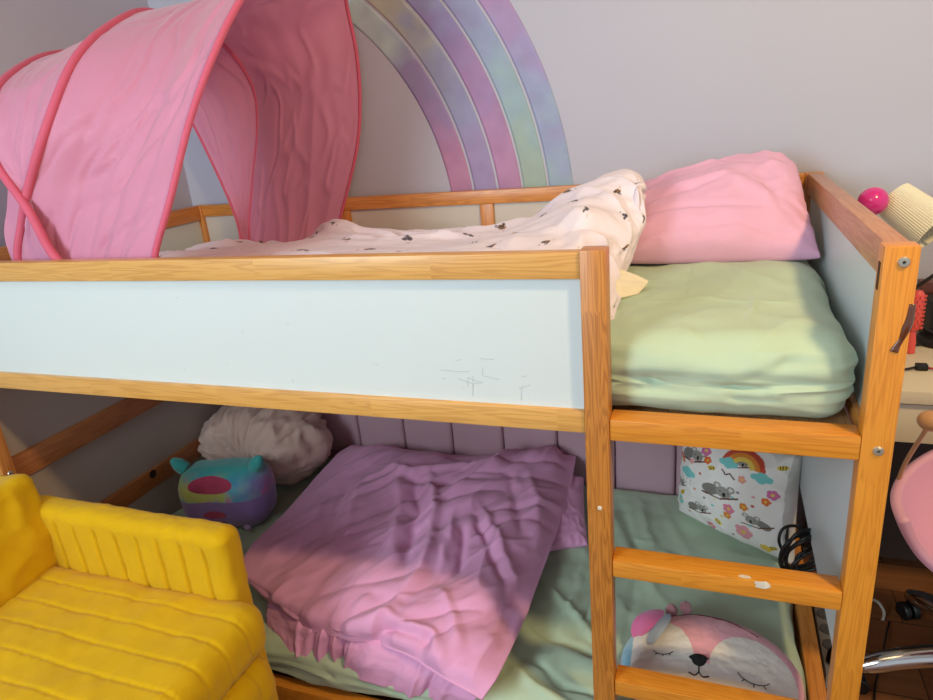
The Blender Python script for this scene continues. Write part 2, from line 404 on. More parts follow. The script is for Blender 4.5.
# padded wall tiles behind the lower bunk
PADM = fabric('mauve_leatherette', 'C29EA8', .6, 300, .1, .05)
def pad_mesh():
    V, n_, F = rbox_pts((.0965, .018, .235), .016, (16, 8, 30))
    V = V+n_*(N1.fbm(V*12, 2)*.0012)[:, None]; V[:, 2] += .235; return mesh(V, F)
pm = pad_mesh(); pm.materials.append(PADM); pm.polygons.foreach_set('use_smooth', [True]*len(pm.polygons))
xs = [.0705+.1955*i for i in range(10)]
ords = ['first', 'second', 'third', 'fourth', 'fifth', 'sixth', 'seventh', 'eighth', 'ninth', 'tenth']
lab = {1: 'mauve padded wall tile behind the crumpled white cushion, lower bunk',
       2: 'mauve padded wall tile just right of the crumpled white cushion',
       8: 'mauve padded wall tile just left of the patterned animal cushion, seen through the ladder opening',
       9: 'mauve padded wall tile behind the patterned animal cushion'}
for i, x in enumerate(xs):
    if i == 0: continue
    o = bpy.data.objects.new('padded_wall_tile', pm); COL.objects.link(o); o.location = (x, .979, .002 if i else 0)
    tag(o, lab.get(i, 'mauve padded wall tile above the folded pink duvet, %s from the white cushion' % ords[i-2]), 'wall panel', 'padded tiles along the wall behind the lower bunk')

# ================================================================== the bunk bed
BL, BD, BT = 2.09, .99, 1.16
bed = thing('bunk_bed', 'reversible pine bunk bed with white side panels and a built-in ladder', 'bed', (BL/2, BD/2, 0))
W_ = .0436; XM0, XM1 = 1.6279, 1.6703; XR = BL-W_
plank('post', 0, W_, 0, .036, 0, BT, PINE, bed)
mp_ = plank('post', XM0, XM1, -.004, .036, 0, BT+.003, wood('amber_pine', 'CB8436', '80420F', ring=1.5), bed, shift=.415)
mp_['label'] = 'darker amber ladder post'
plank('post', XR, BL, 0, .036, 0, BT, PINE_O, bed)
plank('post', 0, W_, BD-.036, BD, 0, BT, PINE, bed)
plank('post', XR, BL, BD-.036, BD, 0, BT, PINE, bed)
# front
plank('top_rail', W_, XM0, .001, .031, 1.1149, BT-.001, PINE_L, bed, shift=.2)
plank('lower_rail', W_, XM0, .001, .034, .8396, .8815, PINE_L, bed, shift=1.1)
pn = box('side_panel', W_-.004, XM0+.004, .012, .020, .878, 1.118, WHITE, bed, 0)
# scuffs on the panel
sc = []
rs = random.Random(3)
for k in range(26):
    cx, cz = (rs.gauss(1.44, .045), rs.gauss(.928, .012)) if k < 15 else (rs.uniform(.4, 1.55), rs.uniform(.9, 1.1))
    a = rs.uniform(-.35, .35) if k % 3 else 1.45; l = rs.uniform(.006, .03) if k < 15 else rs.uniform(.003, .012)
    sc.append([(cx-l*math.cos(a)/2, .0117, cz-l*math.sin(a)/2), (cx, .0117, cz+rs.uniform(-.001, .001)), (cx+l*math.cos(a)/2, .0117, cz+l*math.sin(a)/2)])
tubes('scuff_marks', sc, .00028, plain('scuff_grey', 'A4ACAC', .8), pn, 6, 4)['kind'] = 'stuff'
# ladder
plank('ladder_rail', XM1, XR, .0, .045, .8297, .8699, PINE_O, bed, shift=3.3)
r1 = plank('rung', XM1, XR, .0, .045, .5457, .5832, PINE_O, bed, shift=4.5)
plank('rung', XM1, XR, .0, .045, .2584, .2959, PINE_O, bed)
# torn remains of white sticker on the rung
def sticker(name, cx, cy, z, rx, ry, mat, parent, seed, plane='z'):
    n = 26; pts = []
    for i in range(n):
        a = 2*math.pi*i/n; k = 1+.28*float(N1(np.array([math.cos(a)*1.7+seed, math.sin(a)*1.7, seed*.7])))
        pts.append((rx*math.cos(a)*k, ry*math.sin(a)*k))
    bm = bmesh.new()
    f = lambda u, v, h: (cx+u, cy+v, z+h) if plane == 'z' else (cx+u, cy-h, z+v)
    a_ = [bm.verts.new(f(u, v, 0)) for u, v in pts]; b_ = [bm.verts.new(f(u*.93, v*.93, .0006)) for u, v in pts]
    bm.faces.new(b_)
    for i in range(n): bm.faces.new((a_[i], a_[(i+1) % n], b_[(i+1) % n], b_[i]))
    return bm_obj(name, bm, mat, parent)
STK = plain('torn_paper', 'D9CDBB', .8)
sticker('sticker_residue', (1.925, 0, 0.57)[0], -.0002, .576, .013, .0085, STK, r1, 2, 'y')['label'] = 'torn white paper remains'
sticker('sticker_residue', (1.897, -0.005, 0.583)[0], .006, .5834, .010, .004, STK, r1, 5, 'z')['label'] = 'torn white paper remains'
lathe('nail_head', [(0, .003), (.003, .0028), (.0042, .0012), (.0045, 0)], look((0, -1, 0), ((1.651, -0.004, 0.695)[0], -.004, (1.651, -0.004, 0.695)[2])), plain('white_plastic', 'D8CFC0', .4), mp_, 12)
# sap-dark drip on the right post
rp = [o for o in bed.children if o.name.startswith('post')][2]
dr = [(2.088, 0, 1.079), (2.087, 0, 1.056), (2.083, 0, 1.038), (2.08, 0, 1.026), (2.076, 0, 1.017), (2.073, 0, 1.008)]
DRIP = plain('dark_varnish_drip', '5A2C10', .15, coat=1)
P = catmull(dr, 26); V, F = tube_geo(P, np.interp(np.linspace(0, 1, 26), [0, .3, .6, .8, 1], [.004, .006, .0035, .0045, .006]), 8)
V = np.array(V); V[:, 1] = V[:, 1]*.3; link('varnish_drip', mesh(V, F), DRIP, rp)['label'] = 'dark brown glossy drip'
# bolts
def bolt(px, pz, parent=bed, y=0, d=(0, -1, 0), x=None):
    o = lathe('bolt', [(0, .0006), (.0022, .0006), (.0024, .0032), (.0062, .0030), (.0076, .0014), (.0078, 0)], look(d, (px, y, pz)), STEEL, parent, 24)
    hx_ = Vector(d)*.0034; lathe('hex_recess', [(0, .0002), (.0021, .0002), (.0023, 0)], look(d, Vector((px, y, pz))+Vector(d)*.0006), plain('socket_dark', '26221E', .6), o, 6); return o
for uv in ((2.071, 0, 1.138), (2.07, 0, 0.849)): bolt(uv[0], uv[2])
bolt(.0436, .573, y=.018, d=(1, 0, 0))
# end frames
for nm, x0, x1, xi in (('left', .006, .038, .022), ('right', 2.052, 2.084, 2.066)):
    y0, y1 = .036, BD-.036
    mt = PINE_R if nm == 'left' else PINE
    plank('end_rail', x0, x1, y0, y1, 1.108, BT, wood('rosy_sheen_pine', 'C68E66', '9E5C3E') if nm == 'right' else PINE, bed)  # right top rail: its pale pinkish sheen is put into the wood colour
    plank('end_rail', x0, x1, y0, y1, .836, .87, mt, bed)
    if nm == 'left':
        plank('end_rail', x0, x1, y0, y1, .536, .607, mt, bed); plank('end_rail', x0, x1, y0, y1, .268, .332, mt, bed)
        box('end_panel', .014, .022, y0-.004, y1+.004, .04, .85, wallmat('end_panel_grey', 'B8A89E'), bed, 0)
    else:
        box('end_panel', 2.062, 2.070, y0-.004, y1+.004, .375, .85, WHITE, bed, 0)
        plank('end_rail', 2.052, 2.088, y0, y1, .09, .14, mt, bed)
    box('end_panel', xi-.004, xi+.004, y0-.004, y1+.004, .86, 1.112, WHITE, bed, 0)
# knot on the left low rail
lathe('knot', [(0, .0012), (.012, .001), (.015, 0)], look((1, 0, 0), (0.038, 0.458, 0.318)), plain('dark_knot', '2A140A', .5), bed, 16)
# back
plank('back_rail', W_, XR, BD-.031, BD-.003, 1.118, BT, PINE, bed, shift=2.0)
plank('back_rail', W_, XR, BD-.034, BD-.003, .84, .8815, PINE, bed)
box('back_panel', W_, XR, BD-.020, BD-.012, .87, 1.12, plain('cream_laminate', 'CFC6BA', .45), bed, 0)
for x in (1.130, .62): plank('back_stud', x, x+.045, BD-.030, BD-.021, .8815, 1.118, PINE, bed)
# slatted floor of the upper bunk
for k in range(14):
    x = .04+k*.1435
    plank('slat', x, x+.142, .036, BD-.036, .838, .850, wood('rough_pine', 'B98E62', '8E6238', .6), bed, bev=.002)
# frame on the ground
plank('ground_rail', W_, XR, .0, .034, .0, .050, PINE_O, bed)
plank('ground_rail', W_, XR, BD-.034, BD, .0, .050, PINE, bed)
plank('end_rail', .006, .038, .036, BD-.036, .0, .050, PINE, bed)
# slot in the post head
box('post_slot', XR-.0006, XR+.001, .012, .024, 1.095, 1.135, plain('slot_shadow', '4A2A12', .9), rp, 0)

# ================================================================== upper mattress
def mattress(name, label, x0, x1, y0, y1, z0, z1, lst, rad, sag=None, amp=1.0, mat=MINT, n=(210, 230, 44), seed=0, xs=None):
    c = np.array([(x0+x1)/2, (y0+y1)/2, (z0+z1)/2]); dim = ((x1-x0)/2, (y1-y0)/2, (z1-z0)/2)
    root = thing(name, label, 'mattress', (c[0], c[1], z0))
    V, n_, F = rbox_pts(dim, rad, n, None if xs is None else np.array(xs)-c[0]); V = V+c
    X = V.copy(); top = np.clip(n_[:, 2], 0, 1)
    V = V+n_*(amp*.006*N1.fbm(X*np.array([5, 5, 9])+seed, 3))[:, None]
    side = (1-np.abs(n_[:, 2]))
    V = V+n_*(amp*side*.005*(ridge(N2(X*np.array([3, 3, 38])+seed+N1(X*3)[:, None]*.7))-.5))[:, None]
    V = V+n_*(folds(X, lst))[:, None]
    wk = .008*wrinkle(X[:, 0]+X[:, 1]*.75, X[:, 1], 5+seed, 6, 1.8, 1.6)+.003*wrinkle(X[:, 1]-X[:, 0]*.4, X[:, 0], 6+seed, 6, 2, 1.6)
    V = V+n_*(amp*top*wk*(.45 if seed == 0 else 1))[:, None]
    V = V+n_*(amp*top*.0015*(ridge(N3(X*np.array([9, 4, 4])+seed+N1(X*4)[:, None]))-.5))[:, None]
    if sag is not None: V[:, 2] += sag(X)*top
    link('fitted_sheet', mesh(V, F), mat, root)
    return root
Z = 1.0
UF = [(p_, w_, h_*1.2) for p_, w_, h_ in [([(1.67, 0.043, 0.97), (1.735, 0.02, 0.96), (1.814, 0.011, 0.95), (1.903, 0.039, 0.95), (1.96, 0.047, 0.97)], .010, -.014),
      ([(1.68, 0.044, 0.99), (1.782, 0.027, 0.97), (1.873, 0.023, 0.965), (1.945, 0.045, 0.98)], .022, .014),
      ([(1.867, -0.043, 1), (1.909, -0.013, 1), (1.946, 0.036, 1)], .008, .012), ([(1.812, 0.028, 1), (1.849, -0.001, 1), (1.897, 0.013, 1)], .012, .010),
      ([(1.853, -0.085, 1), (1.877, -0.042, 1), (1.922, -0.028, 1)], .005, -.009), ([(1.794, 0.104, 1), (1.824, 0.006, 1), (1.862, -0.06, 1)], .012, .009),
      ([(1.666, 0.069, 0.93), (1.783, 0.028, 0.92), (1.906, 0.053, 0.92), (2.043, 0.115, 0.93)], .008, -.010),
      ([(1.668, 0.049, 0.91), (1.814, 0.032, 0.9), (1.937, 0.063, 0.9), (2.052, 0.137, 0.9)], .008, -.008),
      ([(1.907, 0.368, 1), (1.898, 0.228, 1), (1.892, 0.111, 1)], .006, .004), ([(1.777, 0.546, 1), (1.775, 0.292, 1)], .006, -.003),
      ([(1.954, 0.009, 1), (1.999, 0.045, 1), (2.037, 0.121, 1)], .012, .006), ([(1.695, 0.253, 1), (1.805, 0.292, 1), (1.978, 0.257, 1)], .008, .0025)]]
def sagU(X): return .012*np.sin(np.clip((X[:, 1]-.05)/.9, 0, 1)*math.pi)
um = mattress('upper_mattress', 'thick mattress in a mint green fitted sheet on the upper bunk', .045, 2.0535, .048, .948, .852, .996, UF, .062, sagU, 1.4, xs=np.r_[.045, .048, .054, .062, .075, .09, np.linspace(.107, 1.54, 60), np.linspace(1.544, 1.985, 170), 2.0, 2.012, 2.022, 2.030, 2.037, 2.043, 2.048, 2.051, 2.0535])
# lower mattress
LF = [([(1.409, 0.039, 0.16), (1.514, 0.188, 0.16), (1.707, 0.119, 0.16)], .03, .012), ([(1.419, 0.267, 0.16), (1.507, 0.219, 0.16), (1.636, 0.157, 0.16)], .014, -.012),
      ([(1.425, 0.405, 0.16), (1.541, 0.297, 0.16), (1.634, 0.203, 0.16)], .010, .012), ([(1.566, 0.864, 0.16), (1.66, 0.57, 0.16), (1.658, 0.258, 0.16)], .012, -.010),
      ([(1.628, 0.877, 0.16), (1.7, 0.579, 0.16), (1.702, 0.412, 0.16)], .012, .010), ([(1.69, 0.89, 0.16), (1.793, 0.601, 0.16), (1.871, 0.453, 0.16)], .016, .006),
      ([(1.507, 0.606, 0.16), (1.516, 0.406, 0.16), (1.5, 0.251, 0.16)], .008, .010), ([(1.552, 0.545, 0.16), (1.553, 0.375, 0.16), (1.547, 0.229, 0.16)], .006, -.008),
      ([(1.384, 0.122, 0.16), (1.496, 0.062, 0.16), (1.616, 0.014, 0.16)], .012, .014), ([(1.421, 0.164, 0.16), (1.536, 0.087, 0.16), (1.628, 0.07, 0.16)], .008, -.010),
      ([(1.587, 0.7, 0.16), (1.82, 0.563, 0.16), (2.036, 0.494, 0.16)], .010, .004),
      ([(0.843, -0.005, 0.13), (0.899, -0.003, 0.12), (0.934, -0.015, 0.11)], .008, .012), ([(0.954, 0.025, 0.12), (0.992, 0.006, 0.11)], .006, -.008)]
lm = mattress('lower_mattress', 'thin mattress in a mint green fitted sheet on the lower bunk by the floor', .045, 2.046, .012, .952, .052, .160, LF, .045, None, 1.5, seed=11)

# ================================================================== pink pillow, upper bunk
PINKP = fabric('pink_cotton', 'E4AECC')
V, F, st = pillow([(1.585, .52, 1.03), (2.050, .590, 1.015), (2.015, .90, 1.215), (1.60, .90, 1.135)], 100, .088, .05, .05, .36,
   lambda s, t, X: folds(np.stack([s, t], -1), [([(1, -.95), (.5, -.3), (.1, .2)], .10, .008), ([(1, -1), (.65, -.5), (.5, .1)], .07, -.007), ([(.8, -.9), (.2, -.75), (-.5, -.8)], .06, -.006), ([(-1, .6), (-.4, .35), (.2, .5)], .09, -.006), ([(-1, .2), (-.3, .0), (.3, .15)], .08, .006), ([(.6, 1), (.6, .5), (.8, 0)], .08, .006), ([(-1, -.5), (-.2, -.45), (.5, -.55)], .05, -.006), ([(-.9, .5), (-.1, .65), (.5, .95)], .05, .006), ([(-1, -.2), (-.2, -.1), (.4, .2)], .05, -.005), ([(-.5, .9), (0, .8), (.45, .4)], .05, -.005)]), rc=.13)
o = tag(link('pillow', mesh(V, F), PINKP), 'plump pink pillow leaning on the back rail of the upper bunk', 'pillow')

# ================================================================== patterned duvet, upper bunk
def bugs(P, base, seed, n, box_):
    """small printed bees and koalas: two dark strokes, a brown dot"""
    C = np.ones(P.shape[:-1]+(3,))*base; r = random.Random(seed)
    cen = []
    for k in range(n*30):
        c = (r.uniform(*box_[0]), r.uniform(*box_[1]))
        if all((c[0]-d[0])**2+(c[1]-d[1])**2 > box_[2]**2 for d in cen): cen.append(c)
        if len(cen) >= n: break
    U = P[..., :2]
    for k, (cx, cy) in enumerate(cen):
        a = r.uniform(0, 6.3); near = (np.abs(U[..., 0]-cx) < .03) & (np.abs(U[..., 1]-cy) < .03)
        if not near.any(): continue
        ca, sa = math.cos(a), math.sin(a); u = (U[near]-(cx, cy)); x = (u[:, 0]*ca+u[:, 1]*sa)*.72; y = (-u[:, 0]*sa+u[:, 1]*ca)*.72
        c = C[near]
        def ell(x0, y0, rx, ry, col):
            c[((x-x0)/rx)**2+((y-y0)/ry)**2 < 1] = L3(col)
        if k % 2 == 0:
            ell(0, 0, .0085, .006, 'B08A70'); ell(.004, .001, .0022, .006, '33241F'); ell(-.002, .001, .0022, .006, '33241F'); ell(-.001, .008, .004, .003, '8F8894'); ell(.010, 0, .003, .003, '2A1E1C')
        else:
            ell(0, 0, .006, .006, '6F6670'); ell(.006, .005, .0033, .0033, '4A4048'); ell(-.006, .005, .0033, .0033, '4A4048'); ell(0, -.001, .0022, .003, '1E1618')
        ell(-.014, -.006, .0022, .0022, 'C7A48C'); ell(.014, .010, .0022, .0016, '5A4A4C')
        C[near] = c
    return C
# control net: rows from the front edge (y small) to the back, columns left to right
DU = [
 [(.10,.10,1.03),(.35,.10,1.035),(.62,.10,1.04),(.90,.09,1.05),(1.20,.09,1.05),(1.42,.09,1.05),(1.58,.12,1.06),(1.640,.14,1.02),(1.66,.16,1.005)],
 [(.10,.30,1.05),(.35,.30,1.06),(.62,.30,1.07),(.90,.28,1.085),(1.20,.28,1.10),(1.42,.28,1.11),(1.56,.30,1.115),(1.625,.31,1.06),(1.65,.33,1.006)],
 [(.10,.50,1.05),(.35,.50,1.065),(.62,.50,1.085),(.90,.50,1.085),(1.20,.50,1.085),(1.40,.50,1.12),(1.56,.48,1.185),(1.675,.45,1.13),(1.64,.40,1.02)],
 [(.10,.68,1.05),(.35,.68,1.06),(.62,.70,1.06),(.78,.68,1.120),(.92,.72,1.07),(1.28,.70,1.07),(1.50,.62,1.175),(1.655,.58,1.222),(1.668,.52,1.10)],
 [(.10,.82,1.03),(.35,.82,1.03),(.62,.82,1.02),(.82,.82,1.06),(1.02,.84,1.03),(1.30,.82,1.07),(1.46,.78,1.13),(1.60,.72,1.18),(1.665,.66,1.16)],
 [(.10,.92,1.01),(.35,.92,1.01),(.62,.92,1.008),(.85,.93,1.01),(1.08,.93,1.01),(1.30,.92,1.03),(1.46,.90,1.04),(1.58,.86,1.08),(1.62,.80,1.06)]]
P = net(DU, 520, 300)
flat = P[..., :2]
uu, vv = np.meshgrid(np.linspace(0, 1.75, 520), np.linspace(0, .95, 300))
Nn = normals(P)
h = .010*N1.fbm(np.stack([uu*5, vv*9, uu*0], -1), 3)+(.020*wrinkle(vv+uu*.3, uu, 3, 8, 2.4, 1.6)-.018*wrinkle(vv, uu+vv*.5, 8, 8, 2.6, 1.6))*np.clip((1.72-uu)*3, .18, 1)
h += .004*(ridge(N2(np.stack([uu*3.5+3+vv*2, vv*11-uu*3, uu*0], -1)+N1(np.stack([uu*3, vv*3, uu*0], -1))[..., None]*.6))-.5)
h += folds(P[..., :3], [([(1.25,.70,1.06),(1.42,.62,1.11),(1.58,.50,1.19)], .022, -.018), ([(1.10,.78,1.05),(1.28,.72,1.08),(1.46,.68,1.14)], .018, .018),
   ([(.80,.66,1.1),(.95,.60,1.08),(1.2,.62,1.07)], .014, -.016), ([(.8,.60,1.09),(1.0,.54,1.08),(1.3,.56,1.09)], .014, .014), ([(1.62,.22,1.04),(1.6,.32,1.08),(1.62,.44,1.14)], .012, .010)])
P = P+Nn*h[..., None]
P[..., 2] = np.maximum(P[..., 2], 1.004)
edge = np.minimum(1, np.minimum(uu, vv)/.05)
C = bugs(np.stack([uu, vv], -1), L3('E8DAE2'), 5, 95, ((0.02, 1.73), (.03, .92), .102))
C *= (1+.03*N3.fbm(np.stack([uu*6, vv*6, uu*0], -1), 3))[..., None]
o = tag(cloth('patterned_duvet', P, fabric('printed_cotton', None), None, .014, C), 'off-white duvet cover printed with tiny bees, bunched up into a peak on the upper bunk', 'duvet')
# the corner that flops on to the sheet beside the ladder post is the duvet's own
Q = net([[(1.575,.27,1.03),(1.61,.26,1.02),(1.65,.27,1.012),(1.685,.31,1.006)], [(1.565,.32,1.06),(1.61,.31,1.05),(1.66,.325,1.036),(1.699,.345,1.018)],
         [(1.565,.37,1.06),(1.61,.37,1.055),(1.655,.365,1.042),(1.698,.365,1.020)], [(1.575,.43,1.05),(1.61,.42,1.02),(1.64,.405,1.008),(1.68,.385,1.006)]], 60, 50)
a, b = np.meshgrid(np.linspace(0, 1, 60), np.linspace(0, 1, 50))
Q = Q+normals(Q)*(.004*(ridge(N2(np.stack([a*2, b*6, a*0], -1)))-.5))[..., None]
cloth('turned_corner', Q, fabric('cream_cotton', 'E9DCC2'), o, .006)

# ================================================================== pink tent on the upper bunk
tent = thing('play_tent', 'pink fabric bed tent on arched hoops over the head of the upper bunk', 'tent', (.45, .5, 1.10))
H1 = [(.69,.05,1.09),(0.705, 0.055, 1.159),(0.764, 0.072, 1.27),(.82,.117,1.422),(.875,.16,1.54),(.90,.244,1.644),(.93,.40,1.79),(.92,.60,1.88),(.85,.80,1.86),(.76,.955,1.745),(.765,.968,1.60),(.755,.968,1.46),(.72,.965,1.31),(.63,.955,1.10),(.60,.94,1.02)]
H2 = [(.29,.05,1.08),(0.28, 0.06, 1.16),(0.326, 0.06, 1.235),(0.379, 0.06, 1.311),(.47,.07,1.43),(.50,.166,1.572),(.48,.32,1.66),(.45,.477,1.704),(.42,.69,1.682),(.38,.86,1.64),(.37,.955,1.53),(.35,.962,1.40),(.30,.955,1.246),(.27,.93,1.10),(.27,.90,1.01)]
H3 = [(.515,.047,1.08),(0.418, 0.047, 1.161),(0.378, 0.047, 1.269),(0.311, 0.052, 1.386),(.325,.06,1.45),(.285,.125,1.529),(.235,.25,1.59),(.19,.38,1.628),(.14,.52,1.64),(.11,.68,1.615),(.11,.85,1.55),(.135,.89,1.47),(.195,.90,1.28),(.255,.88,1.12),(.28,.85,1.01)]
H1, H2, H3 = [catmull(h_, 160) for h_ in (H1, H2, H3)]
def respace(H, n=160):
    d = np.r_[0, np.cumsum(np.linalg.norm(np.diff(H, axis=0), axis=1))]; t = np.linspace(0, d[-1], n)
    return np.stack([np.interp(t, d, H[:, k]) for k in range(3)], -1)
H1, H2, H3 = map(respace, (H1, H2, H3))
for H in (H1, H2, H3): H[:, 1] = np.maximum(H[:, 1], .047)
TENT = fabric('pink_nylon', 'EC9FC0', .5, 700, .1, .5, trans=.30, var='C23A58', mottle=.04)
HOOP = fabric('rose_piping', 'D2607A', .7, 700, .1, .1)
def loft(A, B, n, sag, seed, amp, sagm=None):
    t = np.linspace(0, 1, n)[:, None, None]; P = A[None]*(1-t)+B[None]*t
    cen = np.array([.45, .5, 1.2]); s_ = np.linspace(0, 1, A.shape[0])[None]; bell = np.sin(t[..., 0]*math.pi)
    rad = P-np.stack([P[..., 0], P[..., 0]*0+.5, P[..., 2]*0+1.25], -1); rad /= np.linalg.norm(rad, axis=-1, keepdims=True)+1e-6
    fr = np.clip(np.minimum(s_, 1-s_)*5, 0, 1)
    P = P-rad*(bell*sag*(.3+.7*fr))[..., None]
    T = np.broadcast_to(t[..., 0], P.shape[:2]); SS = np.broadcast_to(s_, P.shape[:2])
    wv = N1.fbm(np.stack([T*3+seed, SS*5, T*0], -1), 3)*.8
    big = np.clip(np.abs(SS-.5)*3-.35, .12, 1)
    wv = wv+.9*big*(ridge(N2(np.stack([T*5+seed+SS*1.5, SS*2.2, T*0], -1)+N3(np.stack([T*2, SS*5, T*0+seed], -1))[..., None]*.9), .8)-.5)
    q3 = N3(np.stack([T*2.2-SS*5+seed, SS*7+T*3, T*0+seed], -1)+N1(np.stack([T*3, SS*6, T*0+seed], -1))[..., None]*.7)
    wv = wv+.55*np.exp(-(q3/.07)**2)-.35*np.exp(-((q3-.16)/.10)**2)
    return P-rad*(wv*amp*np.minimum(1, bell*2.5))[..., None]
def clampy(P): P[..., 1] = np.clip(P[..., 1], .036, .985); return P
A1 = clampy(loft(H1, H2, 90, .048, 2, .010)); A2 = clampy(loft(H2, H3, 50, .01, 9, .006))
cloth('tent_fabric', A1.transpose(1, 0, 2), TENT, tent, 0)
cloth('tent_fabric', A2.transpose(1, 0, 2), TENT, tent, 0)
for H in (H1, H2, H3): tube('hoop', H, np.interp(np.linspace(0, 1, 160), [0, .55, .75, 1], [.0100, .0100, .0045, .004]) if H is not H1 else np.interp(np.linspace(0, 1, 160), [0, .4, .6, 1], [.0075, .0075, .006, .005]), HOOP, tent, sides=10)
# loose tail of fabric behind the crossing hoops on the near side
FL = net([[(.26,.063,1.09),(.33,.063,1.09),(.42,.063,1.09),(.49,.063,1.09)], [(0.25, 0.063, 1.201),(0.286, 0.063, 1.205),(0.333, 0.063, 1.199),(0.379, 0.06, 1.191)], [(0.29, 0.063, 1.275),(0.313, 0.063, 1.274),(0.337, 0.063, 1.268),(0.356, 0.06, 1.259)], [(0.318, 0.063, 1.327),(0.32, 0.063, 1.318),(0.326, 0.063, 1.309),(0.336, 0.06, 1.3)]], 40, 50)
cloth('tent_flap', FL, TENT, tent, 0)

# ================================================================== lower bunk: pink duvet folded double
PD = fabric('rose_pink_cotton', 'E2A2CA')
r_ = [
 [(0.717, 0.119, 0.215), (0.885, 0.047, 0.215), (1.041, 0.028, 0.225), (1.179, 0.019, 0.23), (1.293, -0.017, 0.225), (1.397, -0.04, 0.21)],
 [(0.635, 0.156, 0.25), (0.848, 0.074, 0.265), (1.024, 0.047, 0.27), (1.172, 0.045, 0.275), (1.319, 0.019, 0.27), (1.421, 0.018, 0.235)],
 [(0.589, 0.249, 0.255), (0.794, 0.208, 0.285), (0.982, 0.181, 0.3), (1.161, 0.164, 0.3), (1.336, 0.147, 0.29), (1.428, 0.201, 0.225)],
 [(0.576, 0.442, 0.25), (0.77, 0.406, 0.29), (0.974, 0.378, 0.32), (1.148, 0.367, 0.32), (1.332, 0.369, 0.3), (1.425, 0.456, 0.22)],
 [(0.545, 0.666, 0.24), (0.716, 0.622, 0.285), (0.925, 0.582, 0.325), (1.118, 0.565, 0.33), (1.326, 0.601, 0.31), (1.428, 0.715, 0.235)],
 [(0.531, 0.847, 0.24), (0.67, 0.813, 0.28), (0.881, 0.752, 0.31), (1.087, 0.738, 0.32), (1.296, 0.836, 0.31), (1.408, 0.95, 0.26)],
 [(0.45, 0.996, 0.17), (0.577, 0.988, 0.2), (0.784, 0.939, 0.22), (0.998, 0.955, 0.22), (1.24, 1.038, 0.22), (1.366, 1.117, 0.19)]]
P = net(r_, 300, 240); uu, vv = np.meshgrid(np.linspace(0, 1, 300), np.linspace(0, 1, 240))
def Zp(*l): return [tuple(p) for p in l]
DF = [([(0.965, 0.602, 0.3), (1.043, 0.449, 0.3), (1.076, 0.333, 0.3), (1.104, 0.21, 0.3)], .016, -.022), ([(0.989, 0.651, 0.3), (1.086, 0.485, 0.3), (1.143, 0.303, 0.3), (1.153, 0.201, 0.3)], .014, .016),
      ([(0.885, 0.63, 0.3), (0.961, 0.513, 0.3), (1.017, 0.368, 0.3), (1.055, 0.24, 0.3)], .016, .012),
      ([(1.204, 0.419, 0.3), (1.23, 0.315, 0.3), (1.247, 0.224, 0.3)], .010, -.016), ([(1.218, 0.462, 0.3), (1.297, 0.347, 0.3), (1.383, 0.199, 0.3)], .010, -.014), ([(1.222, 0.503, 0.3), (1.308, 0.386, 0.3), (1.391, 0.258, 0.3)], .010, .012),
      ([(1.159, 0.449, 0.3), (1.188, 0.336, 0.3), (1.203, 0.225, 0.3)], .010, .012),
      ([(1.252, 0.69, 0.3), (1.322, 0.535, 0.3), (1.359, 0.42, 0.3)], .016, -.012), ([(1.306, 0.732, 0.3), (1.363, 0.57, 0.3), (1.399, 0.429, 0.3)], .014, .012),
      ([(0.825, 0.67, 0.3), (0.952, 0.631, 0.3), (1.056, 0.676, 0.3), (1.171, 0.737, 0.3)], .016, .016), ([(0.893, 0.606, 0.3), (1.06, 0.58, 0.3), (1.232, 0.65, 0.3)], .014, -.010),
      ([(0.688, 0.516, 0.3), (0.74, 0.357, 0.3), (0.746, 0.235, 0.3)], .014, .010), ([(0.722, 0.585, 0.3), (0.781, 0.42, 0.3), (0.824, 0.277, 0.3)], .014, -.009), ([(0.773, 0.627, 0.3), (0.834, 0.431, 0.3), (0.901, 0.271, 0.3)], .014, .008),
      ([(0.807, 0.038, 0.24), (0.973, 0.007, 0.24), (1.051, 0.014, 0.24), (1.168, 0.044, 0.24), (1.283, 0.012, 0.24)], .009, -.018),
      ([(0.991, 0.027, 0.25), (1.134, 0.064, 0.25), (1.249, 0.038, 0.25), (1.32, -0.018, 0.25)], .010, .014), ([(1.333, 0.075, 0.25), (1.381, 0.153, 0.25), (1.399, 0.266, 0.25)], .010, -.010),
      ([(1.37, 0.039, 0.25), (1.413, 0.128, 0.25), (1.435, 0.274, 0.25)], .010, .009), ([(1.042, 0.116, 0.27), (1.107, 0.096, 0.27), (1.194, 0.111, 0.27)], .012, -.007), ([(1.226, 0.161, 0.27), (1.292, 0.091, 0.27), (1.33, 0.022, 0.27)], .012, .010)]
X2 = P[..., :2]
h = folds(X2, [(p_, w_*1.15, h_*.85) for p_, w_, h_ in DF])
al = np.array([.35, .94]); u1 = X2@al; v1 = X2@np.array([-.94, .35])
env = np.clip(np.minimum(np.minimum(uu, 1-uu), np.minimum(vv, 1-vv))*9, .15, 1)
h += env*.017*N1.fbm(np.stack([v1*6, u1*3.5, u1*0], -1), 3)
h += env*.018*wrinkle(v1, u1, 1, 7, 1.7, 1.5, .5)+env*.012*wrinkle(X2[..., 0]-X2[..., 1]*.3, X2[..., 1], 2, 9, 2, 1.5, .4)-env*.014*wrinkle(v1*.9+u1*.5, u1, 3, 8, 2.2, 1.6, .5)+env*.005*wrinkle(v1+u1*.2, u1, 4, 17, 4, 1.5, .4)
h += 0*env*.007*(ridge(N2(np.stack([v1*8, u1*3.0, u1*0], -1)+N1(np.stack([v1*3, u1*3, u1*0], -1))[..., None]*1.3), 1.4)-.5)
h += env*.0022*(ridge(N3(np.stack([v1*20+u1*6, u1*7, u1*0], -1)+N1(np.stack([v1*5, u1*5, u1*0], -1))[..., None]*.8))-.5)
